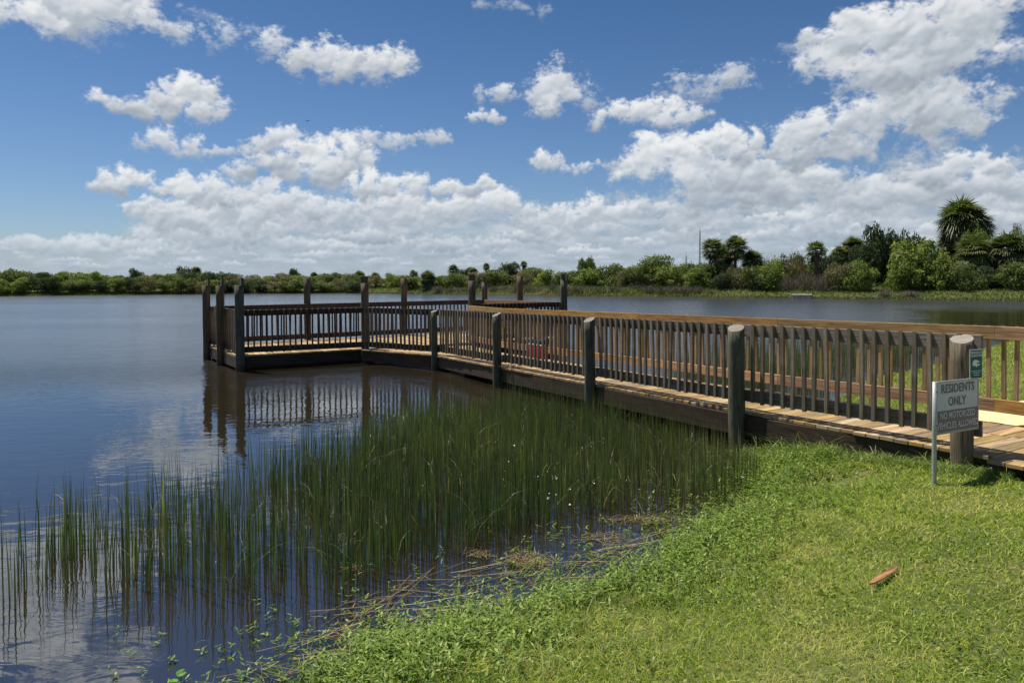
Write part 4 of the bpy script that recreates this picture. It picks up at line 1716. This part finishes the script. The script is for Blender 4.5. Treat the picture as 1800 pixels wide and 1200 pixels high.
# ------------------------------------------------------------------ far trees
SHRUB_STOPS = {
    'mid': [(0, (.028, .050, .012)), (.4, (.065, .100, .020)), (.8, (.12, .165, .035)), (1, (.19, .22, .07))],
    'bright': [(0, (.042, .072, .012)), (.4, (.100, .155, .024)), (.8, (.17, .235, .040)), (1, (.25, .30, .075))],
    'dark': [(0, (.014, .028, .010)), (.4, (.030, .055, .016)), (.8, (.055, .085, .028)), (1, (.09, .12, .05))],
    'olive': [(0, (.045, .052, .020)), (.4, (.090, .102, .035)), (.8, (.15, .160, .06)), (1, (.22, .22, .10))],
    'grey': [(0, (.050, .052, .034)), (.5, (.105, .110, .070)), (1, (.19, .20, .125))],
}
for k, st in SHRUB_STOPS.items():
    M['leaf_' + k] = leafy('foliage_' + k, [(p_, (q_[0] * 1.62, q_[1] * 1.30, q_[2] * (2.0 if k != 'grey' else 1.4))) for p_, q_ in st], .6, .42 if k != 'grey' else .05, .25)
M['bark_grey'] = flat('trunk_bark', (.11, .09, .07), .9, .2, nscale=6, namt=.4)
M['palm_leaf'] = leafy('palm_fronds', [(0, (.045, .058, .022)), (.45, (.105, .130, .045)), (.8, (.20, .22, .085)), (.93, (.34, .32, .17)), (1, (.46, .38, .24))], .45, .3, .45)
M['palm_dead'] = leafy('dead_palm_fronds', [(0, (.06, .04, .025)), (.6, (.14, .105, .07)), (1, (.27, .21, .14))], .7, .1)


def crown_mesh(name, mat, lobes, n, leaf, seed, shell=.55, up=.15):
    """leaves spread through lobes; each lobe is (x, y, z, rx, ry, rz)"""
    r = np.random.default_rng(seed)
    w_ = np.array([l[3] * l[5] for l in lobes])
    idx = r.choice(len(lobes), n, p=w_ / w_.sum())
    L = np.array(lobes)[idx]
    u = r.normal(size=(n, 3))
    u /= np.linalg.norm(u, axis=1)[:, None]
    u[:, 2] = np.where((u[:, 2] < -.3) & (r.random(n) < .5), -u[:, 2], u[:, 2])
    rad = shell + (1.04 - shell) * r.random(n) ** .6
    # clumps: push out where a direction noise is high
    cl = np.sin(u[:, 0] * 7 + L[:, 0] * 5 + seed) * np.sin(u[:, 1] * 8 + L[:, 1] * 3) * np.sin(u[:, 2] * 7 + 1)
    rad = rad * (1 + .27 * cl) * np.where(r.random(n) < .07, r.uniform(1.0, 1.20, n), 1)
    C = L[:, :3] + u * L[:, 3:6] * rad[:, None]
    # leaf quads, roughly facing outward but scattered
    nd = u + r.normal(0, .65, (n, 3))
    nd[:, 2] += up
    nd /= np.linalg.norm(nd, axis=1)[:, None]
    t = np.cross(nd, r.normal(size=(n, 3)))
    t /= np.linalg.norm(t, axis=1)[:, None] + 1e-9
    b = np.cross(nd, t)
    s1 = leaf * r.uniform(.5, 1.25, n)[:, None]
    s2 = s1 * r.uniform(.4, .8, n)[:, None]
    V = np.stack([C - t * s1, C - b * s2, C + t * s1, C + b * s2], 1).reshape(-1, 3)
    Q = np.arange(n * 4).reshape(-1, 4)
    rn = np.clip(r.random(n) * .75 + .16 * cl + .12, 0, 1)
    V[:, 2] /= np.percentile(V[:, 2], 99.3)
    V[:, :2] /= np.percentile(np.hypot(V[:, 0], V[:, 1]), 97)
    o = mesh_np(name, V, Q, mat, attrs={'rnd': np.repeat(rn, 4)})
    me = o.data
    bpy.data.objects.remove(o)
    return me


def rand_lobes(r, k, spread=.62, flat_=.8):
    out_ = [(0, 0, .36, .55, .55, .40)]
    for _ in range(k):
        a = r.uniform(0, 6.28)
        d_ = r.uniform(.15, .78)
        s = r.uniform(.17, .42)
        out_.append((math.cos(a) * d_, math.sin(a) * d_, r.uniform(.12, .86) * (1 - .40 * d_), s, s, s * flat_ * .75))
    return out_


def trunk_mesh(seed, lean=.0, thin=.06, br=5):
    r = random.Random(seed)
    mb = MB()
    mb.pole(0, 0, -.1, .45, thin, seg=7, wob=.006, taper=.6, lean=(lean, 0))
    for k in range(br):
        a = r.uniform(0, 6.28)
        z = r.uniform(.08, .35)
        e = Vector((math.cos(a) * r.uniform(.3, .6), math.sin(a) * r.uniform(.3, .6), r.uniform(.45, .8)))
        mb.box((0, 0, z), e, thin * .5, thin * .5)
    o = mb.build('trunk', M['bark_grey'])
    me = o.data
    bpy.data.objects.remove(o)
    return me


PROTO = {}
for kind, cnt, leaf, nn in (('mid', 5, .040, 6200), ('bright', 4, .038, 6600), ('dark', 3, .042, 6000), ('olive', 4, .036, 5200)):
    PROTO[kind] = []
    for q in range(cnt):
        r = random.Random(100 + q + len(kind) * 31)
        PROTO[kind].append((crown_mesh('crown', M['leaf_' + kind], rand_lobes(r, 17), nn, leaf, 10 + q + len(kind)), trunk_mesh(q + 3)))


def bare_mesh(seed, n=1100):
    """leafless brush: many thin twigs fanning up and out"""
    r = np.random.default_rng(seed)
    a = r.uniform(0, 6.28, n)
    e = r.uniform(.25, 1.45, n)
    st = np.stack([r.normal(0, .35, n), r.normal(0, .35, n), r.uniform(0, .45, n)], 1)
    L = r.uniform(.2, .55, n)
    d_ = np.stack([np.cos(a) * np.cos(e), np.sin(a) * np.cos(e), np.sin(e)], 1)
    en = st + d_ * L[:, None]
    sd = np.cross(d_, r.normal(size=(n, 3)))
    sd /= np.linalg.norm(sd, axis=1)[:, None]
    wv = .007
    V = np.stack([st - sd * wv, st + sd * wv, en + sd * wv * .4, en - sd * wv * .4], 1).reshape(-1, 3)
    o = mesh_np('crown', V, np.arange(n * 4).reshape(-1, 4), M['leaf_grey'], attrs={'rnd': np.repeat(r.random(n), 4)})
    me = o.data
    bpy.data.objects.remove(o)
    return me


PROTO['bare'] = [(bare_mesh(3), trunk_mesh(31)), (bare_mesh(4), trunk_mesh(32))]


def palm_mesh(seed, nf=38, dead=12, leaflets=15, low=-.75):
    """fan palm head, unit frond reach about 1"""
    r = np.random.default_rng(seed)
    Vg, Qg, Rg = [], [], []
    Vd, Qd, Rd = [], [], []

    def frond(V, Q, Rn, el, az_, reach, rv, droop):
        d_ = np.array([math.cos(az_) * math.cos(el), math.sin(az_) * math.cos(el), math.sin(el)])
        hub = d_ * reach * .42
        side = np.cross(d_, [0, 0, 1.0])
        side /= np.linalg.norm(side) + 1e-9
        b = len(V)
        V += [tuple(-side * .012), tuple(side * .012), tuple(hub + side * .012), tuple(hub - side * .012)]
        Q.append((b, b + 1, b + 2, b + 3))
        Rn += [rv * .6] * 4
        upv = np.cross(side, d_)
        for k in range(leaflets):
            t = (k / (leaflets - 1) - .5) * 2
            an_ = t * 1.9
            ld = d_ * math.cos(an_) + side * math.sin(an_)
            ln = reach * (.58 - .10 * abs(t)) * r.uniform(.7, 1.15)
            mid = hub + ld * ln * .55 + upv * (.05 - .05 * abs(t))
            tipp = hub + ld * ln + np.array([0, 0, -droop * ln * r.uniform(.4, 1.2)])
            ws = np.cross(ld, upv)
            ws /= np.linalg.norm(ws) + 1e-9
            ww = .024 * reach
            b = len(V)
            V += [tuple(hub - ws * .006), tuple(hub + ws * .006), tuple(mid + ws * ww), tuple(mid - ws * ww), tuple(tipp + ws * .004), tuple(tipp - ws * .004)]
            Q += [(b, b + 1, b + 2, b + 3), (b + 3, b + 2, b + 4, b + 5)]
            q = min(1, max(0, rv + r.normal(0, .08)))
            Rn += [q] * 6
    for k in range(nf):
        el = math.asin(min(1, max(-1, low + (1 - low) * (k + .5) / nf))) + r.normal(0, .08)
        frond(Vg, Qg, Rg, el, k * 2.4 + r.normal(0, .2), r.uniform(.85, 1.1), min(.98, max(0, r.normal(.45, .24))), r.uniform(.05, .42))
    for k in range(dead):
        frond(Vd, Qd, Rd, r.uniform(-1.45, -.8), r.uniform(0, 6.28), r.uniform(.7, .95), r.uniform(.1, .9), .5)
    res = []
    for nm, V, Q, Rn, mt in (('crown', Vg, Qg, Rg, M['palm_leaf']), ('dead_fronds', Vd, Qd, Rd, M['palm_dead'])):
        o = mesh_np(nm, np.array(V), np.array(Q), mt, attrs={'rnd': np.array(Rn)})
        res.append(o.data)
        bpy.data.objects.remove(o)
    return res


PALMS = [palm_mesh(1, 56, 14, 23), palm_mesh(2, 62, 20, 23), palm_mesh(3, 48, 10, 23, low=-.55), palm_mesh(4, 110, 44, 23, -.9)]
WATER_PX = [(0, 520.6), (300, 517.6), (600, 515.2), (780, 517.2), (1000, 520.6), (1200, 521.7), (1400, 524), (1600, 526.6), (1800, 529)]


def bankD(px):
    y = np.interp(px, [a for a, _ in WATER_PX], [b for _, b in WATER_PX])
    return at_z(px, y, 0)[1]


def hang(nm, me, root, loc=(0, 0, 0), rot=(0, 0, 0), scl=(1, 1, 1)):
    o = bpy.data.objects.new(nm, me)
    o.parent = root
    o.location, o.rotation_euler, o.scale = loc, rot, scl
    COL.objects.link(o)
    return o


def shrub(px, top, wpx, kind, back, lab, name='shrub', cat='shrub', group=None, sink=.0, lift=0.0, bottom=None):
    """shrub centred on image column px whose top is at row 'top' and which spans wpx columns"""
    D = bankD(px) + back
    q = at_d(px, top, D)
    g = gz(q[0], q[1])
    H = q[2] - g + sink
    if bottom is not None:
        g = at_d(px, bottom, D)[2]
        H = q[2] - g
    Rr = wpx * D / F / 2
    root = empty(name, (q[0], q[1], g - sink), random.uniform(0, 6.28))
    tag(root, lab, cat, group)
    cm, tm = random.choice(PROTO[kind])
    hang('crown', cm, root, scl=(Rr, Rr, H * .97))
    hang('trunk', tm, root, scl=(min(Rr, 1.6), min(Rr, 1.6), H))
    return root


def palm(px, top, rpx, back, lab, which=0, lean_px=0, trunk=True, base_px=None, group='palms on the far bank', rtrunk=.16):
    D = bankD(px) + back
    rad = rpx * D / F
    c = at_d(px, top + rpx * .92, D)
    bpx = base_px if base_px is not None else px
    b = at_d(bpx, 505, D)
    g = gz(b[0], b[1])
    root = empty('palm_tree', (b[0], b[1], g))
    tag(root, lab, 'palm tree', group)
    cl, dl = PALMS[which]
    loc = (c[0] - b[0], c[1] - b[1], c[2] - g)
    rz = random.uniform(0, 6.28)
    hang('crown', cl, root, loc, (0, 0, rz), (rad * .98,) * 3)
    hang('dead_fronds', dl, root, (loc[0], loc[1], loc[2] - rad * .1), (0, 0, rz), (rad * .9,) * 3)
    if trunk:
        mb = MB()
        segs = 10
        pts = []
        sg = 9
        for k in range(segs + 1):
            t = k / segs
            bx_ = loc[0] * (t ** 1.4)
            by_ = loc[1] * t
            rr2 = rtrunk * (1.25 - .35 * t) * (1 + .06 * math.sin(k * 3))
            for i in range(sg):
                a = 2 * math.pi * i / sg
                pts.append(Vector((bx_ + math.cos(a) * rr2, by_ + math.sin(a) * rr2, -.1 + (loc[2] + .1) * t)))
        fc = [(k * sg + i, k * sg + (i + 1) % sg, (k + 1) * sg + (i + 1) % sg, (k + 1) * sg + i) for k in range(segs) for i in range(sg)]
        mb.solid(pts, fc, (0, 0, 1), .4, True)
        mb.build('trunk', M['bark_grey'], root)
    return root


# right bank, tree by tree
palm(1252, 414, 26, 6, 'leaning fan palm with a round head, leftmost of the trio on the bank', 0, base_px=1266)
palm(1294, 409, 28, 7, 'straight fan palm with a ragged head, middle of the bank trio', 1, base_px=1291)
palm(1275, 425, 24, 9, 'darker fan palm tucked between the leaning and straight palms', 3)
palm(1322, 436, 25, 8, 'low bushy fan palm right of the straight palm', 3)
palm(1434, 419, 24, 5.0, 'lone fan palm with one orange frond and a bare straight trunk', 2, base_px=1437, rtrunk=.19)
palm(1500, 412, 27, 13, 'dark fan palm pressed against the oak', 3)
palm(1478, 428, 24, 12, 'smaller dark fan palm left of the oak group', 1)
palm(1690, 343, 48, 12, 'tallest fan palm with a huge shaggy dome on the right bank', 3, rtrunk=.26)
palm(1712, 366, 40, 13, 'second shaggy palm head merged into the tallest dome', 3, rtrunk=.24)
palm(1672, 402, 30, 13, 'drooping lower palm head under the tallest dome', 3, rtrunk=.2)
palm(1712, 408, 42, 7, 'drooping fan palm with a pale slanted trunk in front of the dome', 1, base_px=1724, rtrunk=.2)
palm(1772, 399, 44, 7, 'bright-tipped bushy fan palm near the right edge of the view', 1, rtrunk=.22)
palm(1812, 403, 40, 8, 'bushy fan palm cut by the right edge of the view', 0, rtrunk=.22)
palm(1745, 425, 36, 9, 'shadowed fan palm filling the gap between the two bushy ones', 3, rtrunk=.2)

shrub(1552, 396, 82, 'dark', 11, 'dark green oak with a ragged pointed top on the right bank', 'oak_tree', 'tree', sink=.2)
shrub(1585, 406, 62, 'dark', 12, 'dark oak lobe right of the pointed oak top', 'oak_tree', 'tree', sink=.2)
shrub(1528, 425, 70, 'dark', 9, 'lower dark oak crown behind the lime shrubs', 'oak_tree', 'tree')
shrub(1622, 422, 116, 'bright', 5, 'largest bright green willow-like shrub on the right bank', 'large_shrub')
shrub(1596, 452, 70, 'bright', 3.6, 'bright green shrub at the left foot of the largest one', 'large_shrub')
shrub(1660, 448, 74, 'bright', 4, 'bright green shrub below the tall palm dome', 'large_shrub')
shrub(1690, 462, 70, 'mid', 3.6, 'mid green shrub left of the slanted palm trunk')
shrub(1716, 405, 60, 'bright', 9, 'small bright green crown peeking out below the palm dome', 'leafy_tree', 'tree')
shrub(1740, 468, 60, 'dark', 5, 'dark undergrowth shrub between slanted trunk and right palms')
shrub(1786, 462, 66, 'mid', 4, 'leafy shrub under the right edge palms')
shrub(1820, 450, 60, 'dark', 6, 'dark shrub cut by the right edge')
shrub(1510, 459, 62, 'bright', 3.6, 'lime shrub in front of the oak')
shrub(1474, 462, 60, 'olive', 4, 'olive shrub right of the lone palm trunk')
shrub(1452, 445, 50, 'dark', 9, 'dark shrub close behind the lone palm')
shrub(1398, 444, 56, 'olive', 6, 'greyish olive shrub left of the lone palm')
shrub(1362, 455, 76, 'bright', 4.5, 'broad bright shrub between the palm trio and the lone palm')
shrub(1330, 466, 60, 'mid', 3.6, 'mid green shrub below the low bushy palm')
shrub(1300, 470, 52, 'olive', 5, 'mixed olive shrub behind the straight palm trunk')
shrub(1268, 478, 42, 'dark', 4, 'dark round shrub at the foot of the leaning palm')
shrub(1238, 458, 76, 'mid', 6, 'green shrub left of the leaning palm')
shrub(1218, 470, 60, 'bright', 4, 'lighter shrub just left of the leaning palm foot')
shrub(1156, 449, 96, 'mid', 6, 'big domed green shrub at the centre right of the bank')
shrub(1180, 468, 64, 'bright', 4, 'lower bright shrub at the foot of the big domed one')
shrub(1120, 468, 60, 'mid', 4, 'green shrub on the left of the big domed one')
for i, (px, top, wd, bk_) in enumerate(((1350, 434, 52, 9), (1415, 470, 50, 3.4), (1445, 474, 44, 3.2), (1385, 478, 40, 3.0))):
    shrub(px, top, wd, 'bare', bk_, ['pinkish leafless tree behind the broad bright shrub', 'grey leafless brush at the left of the lone palm trunk',
          'grey leafless brush at the right of the lone palm trunk', 'small grey leafless brush at the bank edge'][i], 'bare_tree', 'tree')
shrub(1790, 395, 30, 'olive', 14, 'thin olive treetop sticking up at the right edge', 'leafy_tree', 'tree')

BACKROW = [(1090, 470, 70), (1140, 466, 60), (1205, 466, 60), (1240, 468, 60), (1285, 462, 66), (1330, 458, 60), (1375, 460, 66), (1415, 462, 60), (1455, 456, 60), (1500, 448, 60), (1640, 440, 80), (1700, 440, 80), (1760, 440, 80), (1820, 440, 80)]
# middle bank
shrub(1032, 452, 38, 'mid', 14, 'small pale tree standing above the middle treeline', 'leafy_tree', 'tree')
MIDDLE = ((1080, 464, 70, 'mid', 6), (1040, 472, 66, 'bright', 5), (1000, 476, 60, 'mid', 6), (960, 474, 60, 'bright', 5), (925, 478, 52, 'olive', 5),
                             (890, 462, 60, 'dark', 12), (870, 474, 56, 'mid', 7), (935, 470, 56, 'mid', 12), (840, 478, 54, 'olive', 5), (800, 480, 50, 'mid', 5), (775, 484, 44, 'bright', 5), (720, 484, 46, 'mid', 5),
                             (690, 480, 44, 'bright', 7), (662, 484, 40, 'olive', 6), (635, 482, 44, 'mid', 6), (820, 470, 40, 'dark', 12), (1100, 476, 40, 'olive', 3.5))
palm(797, 463, 14, 10, 'fan palm head left of the dark tree in the middle treeline', 0)
palm(921, 457, 9, 12, 'single small palm head standing clear above the middle treeline', 2)
palm(855, 461, 9, 12, 'small palm head beside the dark middle tree', 0)
palm(832, 468, 12, 8, 'rounded palm head in the middle treeline, right of centre', 1)
palm(752, 473, 20, 3.5, 'dark squat fan palm close to the water, left of centre', 3)
palm(727, 473, 11, 8, 'palm head just left of the dark squat palm', 1)
palm(660, 477, 12, 8, 'palm head behind the tall pile at the flared railing', 0)
palm(632, 474, 14, 8, 'dense palm head above the left of the dock', 3)
palm(590, 477, 9, 8, 'small clear palm head over the left water', 2)
palm(552, 477, 9, 9, 'small rounded palm head left of the clear one', 3)
palm(345, 467, 11, 8, 'dark round palm head above the left treeline', 3)
palm(140, 477, 10, 7, 'palm head over the far left treeline', 1)
palm(410, 486, 10, 4, 'low palm head just left of the corner pile', 0)
palm(205, 484, 12, 3.5, 'low shaggy palm by the water on the left', 3)
shrub(20, 472, 26, 'mid', 8, 'pale green small tree above the far left treeline', 'leafy_tree', 'tree')
shrub(325, 469, 34, 'dark', 10, 'dark pine-like treetop in the left treeline', 'leafy_tree', 'tree')
shrub(240, 472, 30, 'dark', 10, 'dark feathery treetop left of the highest one', 'leafy_tree', 'tree')
shrub(518, 472, 26, 'dark', 10, 'dark treetop behind the left back pile', 'leafy_tree', 'tree')
MARKS = [(20, 'pale green small tree'), (140, 'far left palm head'), (240, 'dark feathery treetop'), (325, 'dark pine-like treetop'), (363, 'rearmost left pile'), (418, 'near left corner pile'),
         (518, 'dark treetop'), (590, 'small clear palm head'), (640, 'tall pile at the flared railing'), (710, 'fourth back pile'), (752, 'dark squat palm'), (831, 'thick pile at the walkway mouth'),
         (914, 'pile on the sunlit rail'), (992, 'right corner pile'), (1032, 'small pale tree'), (1156, 'big domed shrub'), (1230, 'taller mast'), (1290, 'straight palm'), (1434, 'lone palm'), (1545, 'pointed oak'), (1622, 'largest bright shrub'), (1690, 'tallest palm dome'), (1775, 'right-hand bushy palm')]
USED = set()


def place_words(px, size, colour, row):
    order = sorted(MARKS, key=lambda m_: abs(m_[0] - px))
    for far_w in ('', 'a little further '):
        for mx_, nm in order[:3]:
            dx = px - mx_
            side_ = 'right in line with' if abs(dx) < 9 else ('just left of' if dx < 0 else 'just right of')
            if far_w and abs(dx) >= 9:
                side_ = 'further left of' if dx < 0 else 'further right of'
            for sz_ in (size, ''):
                lab = ' '.join(f'{sz_} {colour} {row} {side_} the {nm}'.split())
                if lab not in USED:
                    USED.add(lab)
                    return lab
    k = 2
    while f'{lab}, partly hidden ({k})' in USED:
        k += 1
    return lab


CW = {'mid': 'mid green', 'bright': 'light green', 'dark': 'dark green', 'olive': 'olive'}
for px, top, wd, kd, bk_ in MIDDLE:
    shrub(px, top, wd, kd, bk_, place_words(px, 'wide' if wd > 55 else 'narrow', CW[kd], 'treeline shrub'), group='shrubs of the middle treeline')
for px, top, wd in BACKROW:
    kd = random.choice(['dark', 'olive', 'mid'])
    shrub(px, top, wd, kd, 15, place_words(px, 'wide', CW[kd], 'back-row shrub'), group='shrubs filling the back of the right bank')
rs = random.Random(5)
x = -60
while x < 640:
    top = 480 + rs.uniform(-5, 5) + (3 if x > 430 else 0)
    kd = rs.choice(['mid', 'mid', 'olive', 'bright', 'dark'])
    wd = rs.uniform(40, 62)
    shrub(x, top, wd, kd, rs.uniform(4, 7), place_words(x, 'wide' if wd > 50 else 'narrow', CW[kd], 'back-row shrub'), group='shrubs of the left treeline')
    kd = rs.choice(['mid', 'bright', 'dark', 'olive'])
    tp = rs.uniform(485, 495)
    shrub(x + 14, tp, rs.uniform(34, 50), kd, rs.uniform(.9, 1.8),
          place_words(x + 14, 'tall' if tp < 490 else 'low', CW[kd], 'waterside shrub'), group='shrubs of the left treeline')
    x += rs.uniform(25, 31)

# bank vegetation: green and dry grass, pinkish dead brush
M['bank'] = leafy('bank_grass', [(0, (.070, .095, .025)), (.35, (.13, .17, .040)), (.6, (.19, .20, .070)), (.85, (.27, .24, .12)), (1, (.38, .31, .22))], .7, .25)
pxs = rng.uniform(-60, 1900, 60000)
yy = np.interp(pxs, [a for a, _ in WATER_PX], [b for _, b in WATER_PX])
Dw = 2.15 * F / (yy - (488 - ROLL * (pxs - 900)))
back = np.where(pxs > 640, rng.random(len(pxs)) ** 1.1 * 9, rng.random(len(pxs)) * 1.6)
Dd = Dw + back - .1
P = np.stack([(pxs - 900) / F * Dd, Dd], 1)
zb = np.maximum(ground_z(P), 0)
n = len(P)
mid = np.exp(-((pxs - 1050) / 170) ** 2)
dryb = .35 + .28 * vnoise(P[:, 0] * .35, P[:, 1], .8, 91) + .22 * mid
hgt = rng.uniform(.12, .42, n) * (1 + 1.3 * mid * (back > .5)) * np.where(pxs > 1250, .8, 1) * np.where(pxs < 620, .5, 1)
V, Q, A, B = blades(P[:, 0], P[:, 1], zb - .03, hgt, rng.uniform(.04, .10, n), rng.uniform(.2, .8, n), 2, np.clip(rng.normal(dryb, .2), 0, 1), droop=.2)
tag(mesh_np('bank_grass', V, Q, M['bank'], attrs={'rnd': A, 'tip': B}), 'rough green and straw-coloured grass along the far bank', 'grass', kind='stuff')
rs = random.Random(9)
for px in list(range(770, 820, 24)) + list(range(868, 1230, 21)) + [1250, 1555, 1600]:
    shrub(px, 497 + rs.uniform(-4, 5) + (6 if px > 1240 else 0), rs.uniform(26, 40), 'bare', rs.uniform(.8, 2.4), place_words(px, 'low', 'pinkish dry', 'brush clump'), 'dry_brush', 'brush', 'dry brush clumps on the far bank')

# white blossoms dotted through the rushes
M['petal'] = flat('white_petals', (.75, .76, .70), .6, .2)
q = [at_z(rng.uniform(860, 1290), rng.uniform(800, 900), .1) for _ in range(13)] + [at_z(1305, 872, .05), at_z(1060, 762, .3)]
P = np.array(q)
n = len(P)
parts = [leafset(P[:, 0], P[:, 1], rng.uniform(.14, .34, n), rng.uniform(.014, .026, n), rng.uniform(.012, .02, n), rng.uniform(0, 6.28, n) + k, rng.uniform(.2, .9, n), rng.random(n)) for k in (0, 2.1, 4.2)]
V, Q, A, B = join(parts)
tag(mesh_np('blossoms', V, Q, M['petal'], attrs={'rnd': A, 'tip': B}), 'tiny white blossoms scattered among the rushes', 'flowers', kind='stuff')

# drift of dead leaves caught against the post foot on the deck
lp = WN[3] + NOUT * -.02 - WD * .35
P = np.stack([lp.x + rng.normal(0, .12, 160), lp.y + rng.normal(0, .16, 160)], 1)
zz_ = np.array([deck_z(x, y) for x, y in P]) + .006 + rng.random(160) * .05
V, Q, A, B = leafset(P[:, 0], P[:, 1], zz_, rng.uniform(.03, .07, 160), rng.uniform(.015, .03, 160), rng.uniform(0, 6.28, 160), rng.uniform(-.3, .6, 160), rng.random(160))
tag(mesh_np('leaf_litter', V, Q, M['straw'], attrs={'rnd': A, 'tip': B}), 'small drift of dead leaves on the deck at the foot of the short post', 'leaves', kind='stuff')

# a bird far off in the blue
b = at_d(540, 213, 70)
M['bird'] = flat('dark_feathers', (.03, .03, .03), .8, .2)
me = bpy.data.meshes.new('bird')
vs = [(-.16, 0, 0), (.14, 0, .01), (0, .04, .0), (0, -.04, 0), (0, 0, .05), (0, 0, -.04), (.02, .42, .09), (-.07, .40, .07), (.02, -.42, .09), (-.07, -.40, .07), (.21, 0, .0), (.05, .0, .02), (-.06, 0, .02)]
fs = [(0, 4, 2), (4, 1, 2), (0, 2, 5), (2, 1, 5), (0, 3, 4), (3, 1, 4), (0, 5, 3), (5, 1, 3), (11, 6, 7, 12), (12, 9, 8, 11), (1, 10, 4)]
me.from_pydata(vs, [], fs)
me.materials.append(M['bird'])
o = bpy.data.objects.new('bird', me)
o.location = b
o.rotation_euler = (.1, .1, 1.2)
COL.objects.link(o)
tag(o, 'tiny dark bird gliding high in the blue sky above the dock', 'bird')
